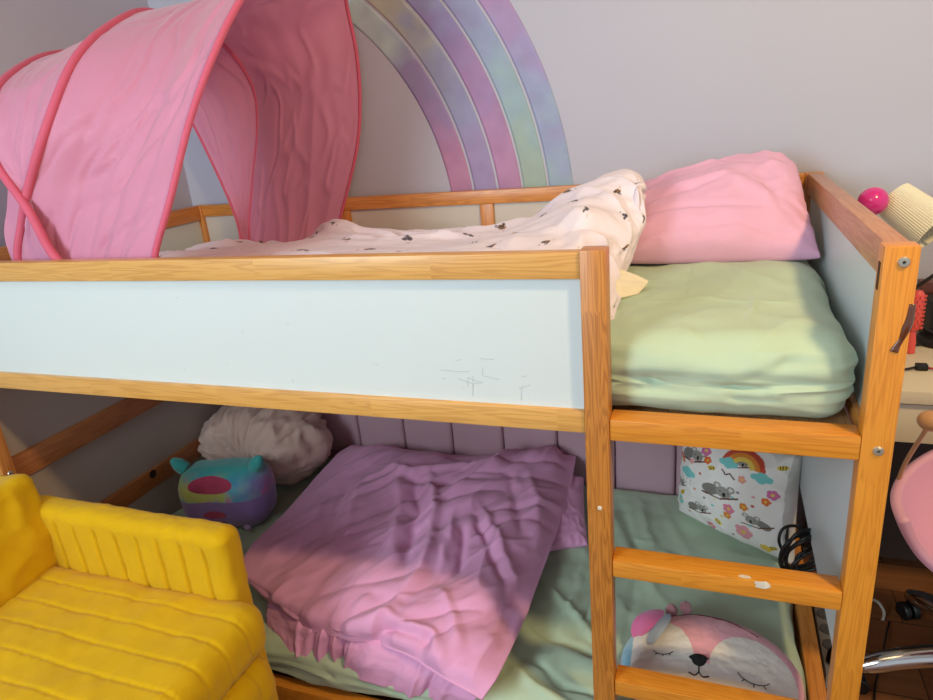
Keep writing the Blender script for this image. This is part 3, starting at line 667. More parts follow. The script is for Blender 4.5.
P = P+normals(P)*h[..., None]*np.sign(normals(P)[..., 2:3])
dv = tag(cloth('folded_duvet', np.concatenate([P[..., :1], np.minimum(P[..., 1:2], .95), P[..., 2:]], -1), PD, None, .010), 'rumpled rose pink duvet folded double across the lower bunk', 'duvet')
for p_ in dv.modifiers: p_.offset = -1
# the under layer of the duvet, showing as a gathered edge at the front
r2 = [[(0.764, 0.066, 0.165), (0.864, 0.019, 0.15), (0.924, 0.02, 0.145), (0.995, 0.034, 0.14), (1.037, 0.017, 0.13), (1.144, 0.006, 0.12), (1.233, 0.01, 0.12), (1.309, 0.005, 0.12)],
      [(0.753, 0.08, 0.19), (0.861, 0.041, 0.19), (0.938, 0.027, 0.195), (1.009, 0.026, 0.195), (1.07, 0.015, 0.19), (1.179, 0.005, 0.185), (1.263, -0.003, 0.18), (1.363, -0.029, 0.18)],
      [(0.753, 0.096, 0.215), (0.867, 0.058, 0.22), (0.951, 0.039, 0.225), (1.019, 0.042, 0.225), (1.089, 0.04, 0.225), (1.199, 0.03, 0.225), (1.293, 0.011, 0.22), (1.389, -0.016, 0.205)],
      [(0.739, 0.147, 0.21), (0.843, 0.112, 0.22), (0.946, 0.094, 0.225), (1.02, 0.091, 0.225), (1.103, 0.091, 0.225), (1.201, 0.082, 0.225), (1.296, 0.067, 0.22), (1.392, 0.03, 0.205)]]
P = net(r2, 200, 60); uu, vv = np.meshgrid(np.linspace(0, 1, 200), np.linspace(0, 1, 60))
g = np.zeros_like(uu)
for c_, w_2, hh in ((.17,.012,.008),(.26,.014,-.012),(.31,.010,.010),(.35,.009,-.012),(.39,.010,.010),(.44,.012,-.014),(.50,.014,.010),(.60,.02,.006),(.70,.018,-.008),(.78,.014,.010),(.84,.012,-.012),(.90,.014,.010)):
    g += hh*np.exp(-((uu-c_+.03*(vv-.5))/w_2)**2)
P = P+normals(P)*(g*(1-vv*.4))[..., None]+normals(P)*(.004*N1.fbm(np.stack([uu*14, vv*3, uu*0], -1), 3))[..., None]
cloth('under_layer', P, PD, dv, .006)
# pillow under the duvet's right edge
V, F, st = pillow([(1.323, 0.471, 0.175), (1.512, 0.581, 0.175), (1.447, 0.879, 0.22), (1.226, 0.885, 0.23)], 70, .045, .02, .05, .4, seed=4)
tag(link('pillow', mesh(V, F), PD), 'rose pink pillow poking out from under the folded duvet on the lower bunk', 'pillow')

# ================================================================== crumpled white cushion, far left of the lower bunk
V, n_, F = rbox_pts((.25, .155, .155), .15, (90, 60, 60))
V[:, 0] *= 1-.42*np.clip(V[:, 2]/.155, 0, 1)**1.3
ang = np.arctan2(V[:, 2]+.02, V[:, 0]-.02)*3; rd = np.hypot(V[:, 0]-.02, V[:, 2]+.02)
h = .018*(ridge(N2(np.stack([ang*1.8, rd*4, V[:, 1]*3], -1)+N1(V*6)[:, None]*.5))-.5)*np.clip(rd/.08, 0, 1)+.012*N1.fbm(V*7, 3)+.009*(ridge(N3(V*14))-.5)
V = V+n_*h[:, None]; V += np.array([.275, .775, .322])
V[:, 2] = np.maximum(V[:, 2], .163)
tag(link('cushion', mesh(V, F), fabric('white_crinkled_cotton', 'D0AFA2')), 'large crumpled off-white cushion in the far corner of the lower bunk', 'cushion')

# ================================================================== tie-dye plush
def paint(st, shapes):
    pass
hx, hy, hz = .152, .085, .110
V, n_, F = rbox_pts((hx, hy, hz), .075, (240, 110, 170))
V = V*np.array([1, 1, 1])+n_*(.006*N1.fbm(V*9, 2))[:, None]
q = N2.fbm(V*11+3, 3); q2 = N3.fbm(V*13, 3)
C = np.tile(L3('6FB3C4'), (len(V), 1))
def bl(mask, hexc, C):
    m_ = np.clip(mask, 0, 1)[:, None]; return C*(1-m_)+L3(hexc)*m_
C = bl(q*1.8+.1, 'BDBE62', C); C = bl(-q*2.5-.3, '4D8CC4', C); C = bl(q2*3-.5, 'D07FA0', C); C = bl((V[:, 0]-.07)*9, 'A060A0', C); C = bl((V[:, 2]-.065)*25, '3FA9A4', C)
C = bl((.014-V[:, 2])*400, '8F6FAA', C)
eye = 1-(((V[:, 0]+.015)/.075)**2+((V[:, 2]-.068)/.026)**2); C = np.where(((eye > 0) & (n_[:, 1] < -.2))[:, None], L3('B8405F')*(1+.4*q2[:, None]), C)
eye = 1-(((V[:, 0]+.015)/.040)**2+((V[:, 2]+.034)/.014)**2); C = np.where(((eye > 0) & (n_[:, 1] < -.2))[:, None], L3('B04060'), C)
for cx in (-.035, .008):
    d = np.abs(np.hypot(V[:, 0]-cx, V[:, 2]+.075)-.012); C = np.where(((d < .003) & (V[:, 2] > -.075) & (n_[:, 1] < 0))[:, None], L3('3A2A50'), C)
Rz = Matrix.Rotation(math.radians(14), 3, 'Z'); Rn = np.array(Rz)
cpl = np.array([.335, .475, .163+hz])
Vw = V@Rn.T+cpl
pl = thing('plush_toy', 'cube-shaped tie-dye plush toy with teal ears, lower bunk, behind the yellow sofa arm', 'plush toy', (.335, .475, .163))
PL = fabric('short_plush', None, .95, 1400, .6, .5)
link('body', mesh(Vw, F, C), PL, pl)
for sx, sz in ((-.125, 1), (.115, 1)):
    b_ = np.array([sx, -.01, hz-.012])@Rn.T+cpl; t_ = np.array([sx*1.28, -.02, hz+.030])@Rn.T+cpl
    m_ = (b_+t_)/2; PP = np.array([b_, m_, t_]); o = tube('ear', PP, np.array([.030]*1+[.026]*10+[.004]) if False else np.interp(np.linspace(0, 1, 14), [0, .5, .9, 1], [.024, .022, .012, .003]), fabric('teal_plush', '3C9C97', .95, 1400, .6, .5), pl, n=14, sides=16)
bb = np.array([.03, -.095, -.085])@Rn.T+cpl
bm = bmesh.new(); bmesh.ops.create_icosphere(bm, subdivisions=2, radius=.012, matrix=Matrix.Translation(tuple(np.array([.085, -.083, -.083])@Rn.T+cpl)) @ Matrix.Diagonal((1.3, .6, .9, 1)))
bm_obj('paw', bm, fabric('lilac_plush', 'BFA8D8', .95, 1400, .6, .5), pl)

# ================================================================== animal-print cushion, right of the lower bunk
def motif_canvas(n, seed):
    ys, xs = np.mgrid[-1:1:n*1j, -1:1:n*1j]; C = np.ones((n, n, 3))*L3('EDE9E4')
    def ell(cx, cy, rx, ry, col, a=0):
        ca, sa = math.cos(a), math.sin(a); u = (xs-cx)*ca+(ys-cy)*sa; v = -(xs-cx)*sa+(ys-cy)*ca
        C[(u/rx)**2+(v/ry)**2 < 1] = L3(col)
    def line(x0, y0, x1, y1, w_, col):
        d, _ = segd(np.stack([xs, ys], -1), (x0, y0), (x1, y1)); C[d < w_] = L3(col)
    def arc(cx, cy, r0, r1, a0, a1, col):
        r = np.hypot(xs-cx, ys-cy); a = np.arctan2(ys-cy, xs-cx); C[(r > r0) & (r < r1) & (a > a0) & (a < a1)] = L3(col)
    def koala(cx, cy, s, fl=1):
        g, d = '9A9790', '83807A'
        ell(cx-.16*s*fl, cy-.02*s, .19*s, .12*s, d, .3*fl); ell(cx-.02*s*fl, cy+.13*s, .075*s, .07*s, g); ell(cx-.02*s*fl, cy+.13*s, .04*s, .04*s, 'DAD5D0')
        ell(cx+.25*s*fl, cy+.13*s, .075*s, .07*s, g); ell(cx+.25*s*fl, cy+.13*s, .04*s, .04*s, 'DAD5D0'); ell(cx+.11*s*fl, cy+.02*s, .15*s, .12*s, g)
        ell(cx+.13*s*fl, cy-.02*s, .032*s, .048*s, '23201F'); ell(cx+.05*s*fl, cy+.03*s, .013*s, .013*s, '23201F'); ell(cx+.21*s*fl, cy+.03*s, .013*s, .013*s, '23201F')
        line(cx-.34*s, cy-.16*s, cx+.05*s, cy-.15*s, .018*s, '6B3A2C'); line(cx+.05*s, cy-.15*s, cx+.38*s, cy+.0*s, .018*s, '6B3A2C')
    def cloud(cx, cy, s, rain=False):
        for dx, dy, r in ((-.09, 0, .06), (0, .03, .08), (.09, 0, .06), (0, -.03, .07)): ell(cx+dx*s, cy+dy*s, r*s*1.1, r*s*.9, '7CC8C6')
        if rain:
            for dx in (-.08, 0, .08):
                for dy in (-.12, -.19): ell(cx+dx*s+dy*.1, cy+dy*s, .008, .018, '7A4040')
    def rainbow(cx, cy, s):
        for k, c in enumerate(('C9503C', 'E08A3C', 'E8C85A')): arc(cx, cy, (.20-.045*(k+1))*s, (.20-.045*k)*s, .1, 3.0, c)
    def flower(cx, cy, s, c='E08AA0'):
        for k in range(5):
            a = k*1.2566; ell(cx+.035*s*math.cos(a), cy+.035*s*math.sin(a), .03*s, .03*s, c)
        ell(cx, cy, .018*s, .018*s, 'E8C85A')
    def bee(cx, cy, a=0): ell(cx, cy, .07, .038, 'E6C84A', a); [line(cx+k*.03*math.cos(a)-.03*math.sin(-a), cy+k*.03*math.sin(a)-.03, cx+k*.03*math.cos(a), cy+k*.03*math.sin(a)+.03, .006, '4A3A2A') for k in (-1, 0, 1)]
    koala(0.0, -.02, .85); koala(-.55, .42, .8); koala(.60, -.34, .62, -1); koala(-.38, -.55, .6); koala(.25, .62, .55); koala(-.1, .9, .6); rainbow(.32, .55, 1.7); cloud(.10, .55, 1.0); cloud(.62, .48, 1.0); cloud(-.62, 0.05, 1.1, True)
    koala(-.85, -.25, .5); rainbow(-.88, .18, .8); flower(-.32, .60, 1.5, 'D070A0'); flower(.80, .25, 1.4, 'D070A0'); flower(.72, .10, 1.1, 'E0703A'); flower(.18, -.28, 1.5, 'E0809A'); flower(.15, -.42, 1.1, 'E08A3C'); flower(.40, -.62, 2.2, 'E8A0A8')
    flower(-.25, .45, 1.1, 'E0703A'); flower(.35, .35, 1.1, 'E8A090'); flower(.42, -.12, 1.1, 'E08A3C'); flower(-.8, -.6, 1.4, '7CC8C6'); flower(-.55, .3, .8, 'E8A0A8'); flower(.0, .95, 1.2, 'D070A0'); flower(-.2, -.85, 1.3, 'E0809A'); flower(.7, -.8, 1.3, 'E6C84A'); flower(-.9, .9, 1.3, 'E0703A')
    bee(-.02, -.65, -.7); bee(-.15, .35, .3); bee(.80, -.75, .5); bee(-.75, -.42, .9); bee(.85, .75, .3)
    line(.02, .40, .09, .33, .012, '4A2A20'); line(.09, .33, .16, .38, .012, '4A2A20'); line(.16, .38, .24, .30, .012, '4A2A20')
    for cx, cy, c in ((-.35, .15, 'C05040'), (-.25, -.28, '8A8790'), (.32, .10, '8A8790'), (-.1, .78, '8A8790'), (.05, -.5, 'E6C84A'), (.55, .12, 'E8A0A8'), (.25, -.02, '7CC8C6'), (-.1, -.35, '7CC8C6'), (-.05, -.2, 'E8E0A0'), (.5, -.45, '7CC8C6'), (-.6, -.75, 'C05040'), (.52, .75, 'C05040'), (-.45, -.2, 'E08A3C'), (.2, -.8, '8A8790'), (.55, -.05, 'C05040')): ell(cx, cy, .026, .022, c)
    return C
V, F, st = pillow([(1.754, 0.827, 0.172), (2.057, .625, .172), (2.062, .690, .465), (1.775, .905, .465)], 230, .100, .04, .04, .38, seed=6)
n = 600; CV = motif_canvas(n, 1)
ii = np.clip(((st[:, 0]+1)/2*(n-1)).astype(int), 0, n-1); jj = np.clip(((st[:, 1]+1)/2*(n-1)).astype(int), 0, n-1)
C = CV[jj, ii]; C[np.abs(st[:, 0]) > .93] = L3('C9C4BE')
kc = thing('cushion', 'white cushion printed with koalas, rainbows, clouds and flowers, beyond the ladder rungs', 'cushion', (1.93, .80, .165))
link('cushion_cover', mesh(V, F, C), fabric('printed_cushion_cotton', None), kc)
tubes('piping', [[(1.77, 0.83, 0.261), (1.763, 0.81, 0.237), (1.79, 0.8, 0.187)]], .006, fabric('grey_piping', '8C97A0'), kc, 16)

# ================================================================== sleeping fox cushion
fx = thing('animal_cushion', 'pink and white sleeping animal face cushion lying behind the ladder rungs of the lower bunk', 'plush cushion', (1.85, .16, .163))
FURM = fabric('fleece', None, .95, 1500, .8, .6)
rxx, ryy = .188, .150; FC = np.array([1.848, .172]); n = 230
g = np.linspace(-1, 1, n); Sg, Tg = np.meshgrid(g, g)
# square -> disc
Dx = Sg*np.sqrt(1-Tg**2/2); Dy = Tg*np.sqrt(1-Sg**2/2); rr = np.hypot(Dx, Dy)
rot = math.radians(1)
def fw_(x, y): return FC[0]+x*math.cos(rot)-y*math.sin(rot), FC[1]+x*math.sin(rot)+y*math.cos(rot)
Xl = Dx*rxx*(1+.05*Dy); Yl = Dy*ryy; Xw, Yw = fw_(Xl, Yl)
top = .182+.070*np.clip(1-rr**2.4, 0, 1)**.5+.03*np.clip(Dy, 0, 1)*np.clip(1-rr**4, 0, 1)+.0022*N1.fbm(np.stack([Xw*40, Yw*40, Xw*0], -1), 2)
C = np.ones((n, n, 3))*L3('EBA2AE')
x, y = Xl, Yl
def el(cx, cy, rx, ry, a=0):
    ca, sa = math.cos(a), math.sin(a); u = (x-cx)*ca+(y-cy)*sa; v = -(x-cx)*sa+(y-cy)*ca; return (u/rx)**2+(v/ry)**2 < 1
C[el(.085, -.030, .086, .085, -.35)] = L3('E8DCD0'); C[el(-.105, -.02, .072, .095, .2)] = L3('E6E0DA'); C[(y < -.035) & (np.abs(x+.03) < .13)] = L3('DDD2CC')
C[el(.13, -.10, .024, .014)] = L3('D99A9A'); C[el(-.13, -.085, .02, .012)] = L3('D99A9A')
C[(x < -.1635) & (y < .06)] = L3('7FB3CC')
link_rest = np.stack([Xw, Yw, top], -1)
V = list(link_rest.reshape(-1, 3)); F = gridF(n, n)
base_ = np.stack([Xw, Yw, np.where(rr > .985, top, .166+.01*rr**6)], -1); k0 = len(V); m = 60
idx = np.linspace(0, n-1, m).astype(int)
o = link('face', mesh(V, F, C), FURM, fx)
md = o.modifiers.new('depth', 'SOLIDIFY'); md.thickness = .006; md.offset = -1
und = [(float(fw_(rxx*math.cos(a), ryy*math.sin(a))[0]), float(fw_(rxx*math.cos(a), ryy*math.sin(a))[1])) for a in np.linspace(0, 2*math.pi, 64, endpoint=False)]
bm = bmesh.new(); rings = []
for z_, s_ in ((.184, 1.0), (.178, 1.012), (.170, 1.0), (.164, .95)):
    rings.append([bm.verts.new((FC[0]+(a-FC[0])*s_, FC[1]+(b-FC[1])*s_, z_)) for a, b in und])
for A_, B_ in zip(rings, rings[1:]):
    for i in range(64): bm.faces.new((A_[i], A_[(i+1) % 64], B_[(i+1) % 64], B_[i]))
bm.faces.new(rings[-1]); bm_obj('side_band', bm, fabric('pink_fleece', 'E0909C', .95, 1500, .8, .6), fx)
def ftop(x_, y_):
    dx, dy = x_/rxx, y_/ryy; r_q = min(math.hypot(dx, dy), .999)
    X_, Y_ = fw_(x_, y_); return (X_, Y_, .183+.070*(1-r_q**2.4)**.5+.03*max(dy, 0)*(1-r_q**4))
INK = plain('black_thread', '1A1516', .8)
nb = bmesh.new(); NC = (-.022, -.026)
pts = [ftop(NC[0]+.021*math.cos(a)*(1 if math.sin(a) > 0 else .75), NC[1]+(.009*math.sin(a) if math.sin(a) > 0 else .020*math.sin(a))) for a in np.linspace(0, 2*math.pi, 24, endpoint=False)]
vs = [nb.verts.new(p) for p in pts]; ct = ftop(*NC); cv = nb.verts.new((ct[0], ct[1], ct[2]+.009)); mid = [nb.verts.new((ct[0]*.35+p[0]*.65, ct[1]*.35+p[1]*.65, ct[2]*.35+p[2]*.65+.0065)) for p in pts]
for i in range(24): nb.faces.new((vs[i], vs[(i+1) % 24], mid[(i+1) % 24], mid[i])); nb.faces.new((mid[i], mid[(i+1) % 24], cv))
bm_obj('nose', nb, plain('black_velvet', '141214', .9), fx)['label'] = 'black velvet nose'
def stitch(name, pts, r=.0012): tubes(name, [[ftop(*p) for p in q] for q in pts], r, INK, fx, 12, 6)
stitch('mouth', [[(-.022, -.046), (-.022, -.060)], [(-.022, -.060), (-.030, -.068), (-.042, -.063)], [(-.022, -.060), (-.014, -.069), (-.002, -.066)]], .0015)
for nm, cx, cy, rr_ in (('eyelid', .085, -.026, .032), ('eyelid', -.095, .002, .022)):
    q = [[(cx+rr_*math.cos(a), cy-.010+rr_*.72*math.sin(a)) for a in np.linspace(-2.85, -.45, 7)]]
    for a in (-2.2, -1.6, -1.0): q.append([(cx+rr_*math.cos(a), cy-.010+rr_*.72*math.sin(a)), (cx+rr_*1.28*math.cos(a), cy-.010+rr_*.95*math.sin(a))])
    stitch(nm, q, .0009)
tubes('seam', [[ftop(*p) for p in ((-.085, .105), (-.03, .112), (.04, .100), (.10, .072))], [ftop(*p) for p in ((-.085, .105), (-.12, .085), (-.158, .040))]], .0018, plain('maroon_thread', '6B2E3E', .8), fx, 26, 6)
def flap(name, pts, mat, up=.006):
    bm = bmesh.new(); P3 = pts; c_ = np.mean(P3, axis=0); vs = [bm.verts.new((p[0], p[1], p[2]+.002)) for p in P3]; cv = bm.verts.new((c_[0], c_[1], max(p[2] for p in P3)*.5+c_[2]*.5+up))
    for i in range(len(vs)): bm.faces.new((vs[i], vs[(i+1) % len(vs)], cv))
    o = bm_obj(name, bm, mat, fx); s_ = o.modifiers.new('s', 'SUBSURF'); s_.levels = 2; s_.render_levels = 2; return o
flap('ear', [(1.68, 0.204, 0.205), (1.672, 0.235, 0.228), (1.69, 0.259, 0.246), (1.726, 0.272, 0.254), (1.757, 0.271, 0.256), (1.734, 0.219, 0.256), (1.708, 0.2, 0.236)], fabric('hot_pink_fleece', 'D86AA0', .95, 1500, .8, .6), .012)['label'] = 'magenta folded ear'
flap('forelock', [(1.755, 0.268, 0.258), (1.77, 0.244, 0.262), (1.747, 0.191, 0.258), (1.731, 0.159, 0.248), (1.712, 0.181, 0.242), (1.728, 0.214, 0.256)], fabric('pale_blue_satin', 'A9BBD2', .6), .010)['label'] = 'pale blue tuft'
for dx in (-.010, .022):
    c_ = ftop(-.075+dx, .118); bm = bmesh.new(); bmesh.ops.create_icosphere(bm, subdivisions=3, radius=.016, matrix=Matrix.Translation((c_[0], c_[1]+.010, c_[2]+.012)) @ Matrix.Diagonal((.85, .8, 1.1, 1)))
    for v in bm.verts: v.co += v.normal*.002*float(N1(np.array(v.co)*120))
    bm_obj('bobble', bm, fabric('dusty_pink_fleece', 'C9929A', .95, 1500, .8, .6), fx)

# ================================================================== black cables between cushion and end panel
rs = random.Random(5); paths = []
def lp(c, r, n, sq=.5, tilt=0.0):
    out = []
    for k in range(n):
        a = k*.9; out.append((c[0]+r*.55*math.cos(a)+rs.uniform(-.01, .01), c[1]+r*.5*math.cos(a+.6)+rs.uniform(-.012, .012), c[2]+r*sq*math.sin(a)*1.5+rs.uniform(-.01, .01)))
    return out
cb = thing('cable_bundle', 'tangled bundle of black charger cables beside the koala cushion on the lower bunk', 'cable', (2.02, .53, .163))
tubes('cable', [[(2.012, 0.5, 0.296), (2.001, 0.5, 0.329), (2.009, 0.51, 0.356), (2.036, 0.52, 0.362), (2.066, 0.52, 0.349), (2.089, 0.51, 0.322), (2.107, 0.5, 0.289), (2.104, 0.48, 0.245)]], .0038, BLACK, cb, 60)
tubes('cable', [lp((2.055, 0.48, 0.315), .095, 28)], .0042, BLACK, cb, 200)
tubes('cable', [lp((2.064, 0.47, 0.298), .065, 24)], .0042, BLACK, cb, 200)
for q_ in ([(2.045, .90, .74), (2.046, .86, .60), (2.044, .80, .45), (2.035, .66, .30), (2.03, .56, .24)], [(2.030, .93, .70), (2.035, .90, .56), (2.04, .82, .38), (2.03, .60, .25)]): tubes('cable', [q_], .0035, plain('charcoal_cable', '2A2624', .5), cb, 50)
box('power_adapter', 1.995, 2.040, .48, .54, .166, .204, BLACK, cb, .006)
ps = thing('power_strip', 'white power strip with round sockets standing between the bunk bed and the desk', 'power strip', (2.135, .50, 0))
PLW = plain('ivory_plastic', 'CFC4AE', .4)
box('housing', 2.112, 2.160, .385, .72, .0, .046, PLW, ps, .008)
for k in range(5):
    y = .43+k*.056
    lathe('socket', [(0, .003), (.015, .003), (.0155, .0055), (.0185, .0055), (.019, 0)], look((0, 0, 1), (2.136, y, .044)), plain('grey_plastic', '8C8478', .5), ps, 20)
pg = lathe('plug', [(0, .034), (.012, .034), (.017, .024), (.018, 0)], look((0, 0, 1), (2.136, .43, .05)), BLACK, None, 18)
tag(pg, 'round black plug in the near end of the power strip', 'plug')
tubes('cord', [[(2.136, .43, .082), (2.125, .50, .13), (2.118, .60, .18), (2.125, .70, .16), (2.14, .80, .06), (2.15, .90, .01)]], .003, BLACK, pg, 50)

# ================================================================== yellow sofa in front
YEL = fabric('yellow_weave', 'CFA200', .85, 420, .6, .1, mottle=.10)
sf = thing('sofa', 'bright yellow quilted fabric armchair bed standing in front of the lower bunk', 'armchair', (.5, -.55, 0))
def cushion(name, x0, x1, y0, y1, z0, z1, r, n, seam, parent=sf, amp=.004, rot=None, seed=0):
    c = np.array([(x0+x1)/2, (y0+y1)/2, (z0+z1)/2]); V, n_, F = rbox_pts(((x1-x0)/2, (y1-y0)/2, (z1-z0)/2), r, n)
    X = V+c; h = seam(X, n_)+amp*N1.fbm(X*7+seed, 3); V = V+n_*h[:, None]
    if rot is not None: V = V@np.array(rot).T
    return link(name, mesh(V+c, F), YEL, parent)
def stripes(v, p, wd=.0055, dp=.007, ph=0): 
    d = np.abs(((v+ph)/p) % 1-.5)*p; return -dp*np.exp(-((p/2-(p/2-d))/wd)**2)
def seam_seat(X, n_):
    d = np.abs(((X[:, 1]+.10)/.062) % 1-.5)*.062
    pk = .003*(ridge(N2(np.stack([X[:, 0]*55, X[:, 1]*14, X[:, 2]*4], -1)))-.5)
    return -.0028*np.exp(-(d/.004)**2)+.7*pk*np.exp(-(d/.012)**2)
def seam_arm(X, n_):
    d = np.abs((X[:, 0]/.062) % 1-.5)*.062
    return -.007*np.exp(-(d/.0045)**2)*np.clip(-n_[:, 1]*2, 0, 1)*(X[:, 2] < .57)+.0015*(ridge(N2(X*30))-.5)
cushion('arm', .20, .892, -.142, -.072, .05, .606, .028, (300, 14, 40), seam_arm, amp=.004)
cushion('seat_cushion', .30, .962, -1.20, -.118, .325, .452, .050, (120, 300, 24), seam_seat, amp=.006, seed=3)
cushion('seat_cushion', .30, .958, -1.20, -.125, .195, .322, .050, (90, 200, 20), seam_seat, amp=.006, seed=8)['label'] = 'folded lower mattress layer'
cushion('base', .22, .93, -1.18, -.16, .03, .192, .02, (40, 60, 12), lambda X, n_: 0*X[:, 0], amp=.001)
cushion('back_cushion', .19, .362, -.80, -.105, .42, .676, .030, (30, 90, 50), lambda X, n_: .006*(ridge(N2(X*9))-.5), amp=.014, seed=5, rot=Matrix.Rotation(math.radians(-8), 3, 'Y'))
cushion('backrest', .02, .20, -1.2, -.085, .03, .60, .04, (30, 60, 50), lambda X, n_: 0*X[:, 0], amp=.002)
cushion('arm', .20, .895, -1.28, -1.205, .05, .603, .028, (60, 14, 40), seam_arm)

# ================================================================== desk corner on the right
DW = plain('white_desk_lacquer', 'D9CDB4', .4)
dk = thing('desk', 'white desk with a drawer front just right of the bunk bed', 'desk', (2.75, .74, 0))
box('desk_top', 2.115, 3.3, .50, .985, .712, .742, DW, dk, .002)
box('drawer', 2.122, 2.72, .512, .97, .614, .706, DW, dk, .002)
box('drawer', 2.728, 3.28, .512, .97, .614, .706, DW, dk, .002)
for x in (3.25,):
    for y in (.52, .93): box('leg', x, x+.045, y, y+.045, 0, .712, DW, dk)
for y in (.93,): box('leg', 2.12, 2.165, y, y+.045, 0, .712, DW, dk)
box('under_desk_shadow_board', 2.115, 3.25, .90, .915, .04, .614, plain('under_desk_shadow', '3A2E28', .6), dk)  # dark sheet added and widened to give the shade under the desk
# pleated cream lamp
la = thing('desk_lamp', 'desk lamp with cream pleated shade and thin black arm, beyond the right bed end', 'lamp', (2.36, .82, .742))
ax_ = Vector((.60, -.50, -.52)).normalized(); c0 = Vector((2.230, .85, 1.100)); M = look(ax_, c0)
bm = bmesh.new(); seg = 120; rings = []
for z_, rr_ in ((0, .043), (.035, .046), (.075, .049), (.125, .052)):
    rings.append([bm.verts.new(M @ Vector(((rr_+(.0022 if s % 2 else 0))*math.cos(2*math.pi*s/seg), (rr_+(.0022 if s % 2 else 0))*math.sin(2*math.pi*s/seg), z_))) for s in range(seg)])
for A_, B_ in zip(rings, rings[1:]):
    for s in range(seg): bm.faces.new((A_[s], A_[(s+1) % seg], B_[(s+1) % seg], B_[s]))
cap = bm.verts.new(M @ Vector((0, 0, -.004)))
for s in range(seg): bm.faces.new((rings[0][s], rings[0][(s+1) % seg], cap))
o = bm_obj('lamp_shade', bm, plain('cream_shade', 'E8E0C6', .7), la, smooth=False); md = o.modifiers.new('t', 'SOLIDIFY'); md.thickness = .0015
tubes('arm', [[(2.255, .80, 1.075), (2.33, .76, 1.03), (2.36, .74, .99)], [(2.36, .74, .99), (2.30, .74, .93), (2.24, .78, .86)], [(2.24, .78, .86), (2.30, .82, .80), (2.36, .82, .76)]], .0045, plain('black_metal', '1C1512', .4), la, 20)
lathe('lamp_base', [(0, .02), (.05, .018), (.06, .008), (.06, 0), (0, 0)], look((0, 0, 1), (2.37, .83, .7425)), plain('black_metal', '1C1512', .4), la)
# glossy ball on a stick
bl_ = thing('ball_ornament', 'shiny magenta ball on a stick behind the bed end rail, left of the lamp shade', 'ornament', (2.185, .87, .742))
lathe('ball', [(.033*math.sin(a), -.033*math.cos(a)) for a in np.linspace(0, math.pi, 24)], look((0, 0, 1), (2.177, 0.79, 1.105)), plain('magenta_gloss', 'DC2C88', .18, coat=.6), bl_)
tubes('stick', [[(2.178, 0.79, 1.087), (2.18, .81, .9), (2.186, .82, .765)]], .003, plain('white_stick', 'C9C4BE', .5), bl_, 12)
lathe('cup', [(0, 0), (.028, 0), (.032, .09), (.030, .09), (.026, .004), (0, .004)], look((0, 0, 1), (2.186, .82, .7425)), plain('white_cup', 'C9C4BE', .5), bl_)
# hair brush
hb = thing('hair_brush', 'coral pink hair brush standing upright on the desk behind the bed post', 'hair brush', (2.284, .745, .742))
COR = plain('coral_plastic', 'E0564E', .4)
lathe('brush_head', [(0, 0), (.010, .001), (.0135, .008), (.0145, .05), (.0135, .088), (.008, .098), (0, .1)], look((.02, 0, 1), (2.282, .745, .800)), COR, hb, 20)
bm = bmesh.new()
for k in range(9):
    for s in range(10):
        a = s*math.pi*2/10+k*.3; z_ = .808+k*.0098
        r = bmesh.ops.create_cone(bm, segments=5, radius1=.0018, radius2=.0014, depth=.007, cap_ends=True, matrix=look((math.cos(a), math.sin(a), 0), (2.2822+.0165*math.cos(a), .745+.0165*math.sin(a), z_)))
bm_obj('bristles', bm, COR, hb)['kind'] = 'stuff'
lathe('handle', [(0, 0), (.011, .001), (.010, .03), (.007, .060), (0, .062)], look((0, 0, 1), (2.282, .745, .7425)), COR, hb, 16)
# speaker and cables
sp = thing('black_box', 'small black electronic box on the desk at the right edge of the photo', 'box', (2.41, .86, .742))
box('casing', 2.337, 2.48, .82, .92, .7425, .845, BLACK, sp, .006)
box('front_grille', 2.345, 2.472, .817, .8205, .752, .836, plain('dark_mesh', '24211F', .8), sp, .001)
dc = thing('desk_cable', 'black cable with a small plug lying on the white desk', 'cable', (2.28, .64, .7425))
for q_ in ([(2.18, .60, .746), (2.235, .615, .746), (2.27, .63, .749)], [(2.16, .78, .746), (2.25, .775, .746), (2.33, .80, .746), (2.42, .80, .746)]): tubes('cable', [q_], .0028, BLACK, dc, 24)
box('plug', 2.268, 2.292, .622, .640, .7425, .757, BLACK, dc, .003)
tubes('red_cable', [[(2.292, .630, .748), (2.33, .625, .746), (2.42, .64, .746)]], .0025, plain('red_plastic', 'A8203A', .4), dc, 12)
bx = box('wooden_box', 2.335, 2.50, .93, .975, .742, .87, wood('dark_walnut', '6B3220', '3C170E'), None, .003)
tag(bx, 'dark red-brown wooden box at the back of the desk', 'box')
a_ = bx.data.attributes.new('grain', 'FLOAT_VECTOR', 'POINT'); a_.data.foreach_set('vector', [c for v in bx.data.vertices for c in v.co])

# ================================================================== pink swivel chair, right edge
ch = thing('swivel_chair', 'pale pink shell chair on a chrome star base at the right edge of the photo', 'chair', (2.46, .42, 0))
PC = plain('pale_pink_shell', 'D49CB2', .55)
cc = np.array([2.325, .14, .735]); nU, nV = 60, 40
uu, vv = np.meshgrid(np.linspace(-1.75, 1.75, nU), np.linspace(0, 1, nV))
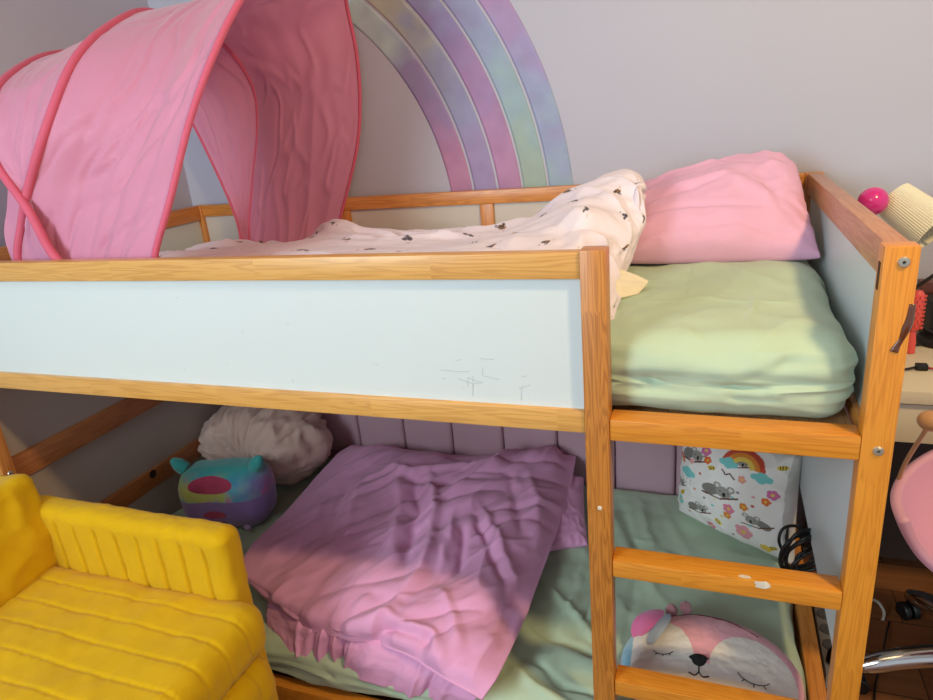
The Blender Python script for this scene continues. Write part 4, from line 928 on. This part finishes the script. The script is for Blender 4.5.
# shell bowl: opens towards -y / upward, back towards the desk
ph = vv*(1.5+.3*np.sin(uu)); R_ = .205
X = cc[0]+R_*.92*np.sin(np.minimum(ph, 1.57))*np.sin(uu*1.0)*1.0; Y = cc[1]+.05-R_*np.cos(uu)*np.sin(np.minimum(ph, 1.57))*-1; Zz = cc[2]-.02-R_*1.12*np.cos(ph)
P = np.stack([X, Y, Zz], -1)
o = cloth('seat_shell', P[:, ::-1], PC, ch, .018)
bm = bmesh.new(); bmesh.ops.create_uvsphere(bm, u_segments=20, v_segments=12, radius=.02, matrix=Matrix.Translation((2.187, 0.19, 0.817)) @ Matrix.Diagonal((1.1, 1, .9, 1)))
kn_ = bm_obj('knob', bm, plain('tan_gloss', 'B98A5C', .3), ch); kn_['label'] = 'tan glossy knob'
tube('knob_stem', [(2.178, .296, .635), (2.182, .270, .70), (2.187, 0.19, 0.817)], .004, plain('tan_gloss', 'B98A5C', .3), kn_, n=12)
HC = Vector((2.47, .44, .11))
tube('column', [(cc[0]+.03, cc[1]+.10, .497), (2.42, .36, .42), (2.47, .46, .30), (2.47, .46, .10)], .022, CHROME, ch, n=16, sides=18)
for k, ang in enumerate((186, 258, 330, 42, 114)):
    a = math.radians(ang); d = Vector((math.cos(a), math.sin(a), 0)); e = HC+d*.29
    Pp = catmull([HC+Vector((0, 0, -.01)), HC+d*.10+Vector((0, 0, .012)), HC+d*.20+Vector((0, 0, -.008)), e+Vector((0, 0, -.045))], 24)
    V, F = tube_geo(Pp, np.interp(np.linspace(0, 1, 24), [0, .85, 1], [.030, .024, .018]), 14)
    leg = link('leg', mesh(V, F), CHROME, ch)
    wx = e+Vector((0, 0, -.085)); side = Vector((-d.y, d.x, 0))
    bm = bmesh.new()
    for s in (-1, 1): lathe_bm(bm, [(0, -.008), (.022, -.008), (.025, -.005), (.025, .005), (.022, .008), (0, .008)], look(side, wx+side*.012*s+Vector((0, 0, -.0095))), 24)
    bm_obj('castor', bm, BLACK, leg)
# black cord hanging by the chair leg
c_ = tubes('floor_cable', [[(2.30, .66, .006), (2.27, .56, .02), (2.245, .48, .012), (2.225, .42, .006), (2.20, .30, .006)]], .0025, BLACK, None, 40)
tag(c_, 'thin black cord lying on the floor beside the right bed post', 'cord')
# pale curved cord loop
c_ = tubes('cord_loop', [[(2.25, .74, .006), (2.275, .70, .035), (2.29, .68, .02), (2.285, .66, .006)]], .004, plain('pale_cord', 'A39A8E', .5), None, 30)
tag(c_, 'short pale cord loop on the floor under the desk', 'cord')
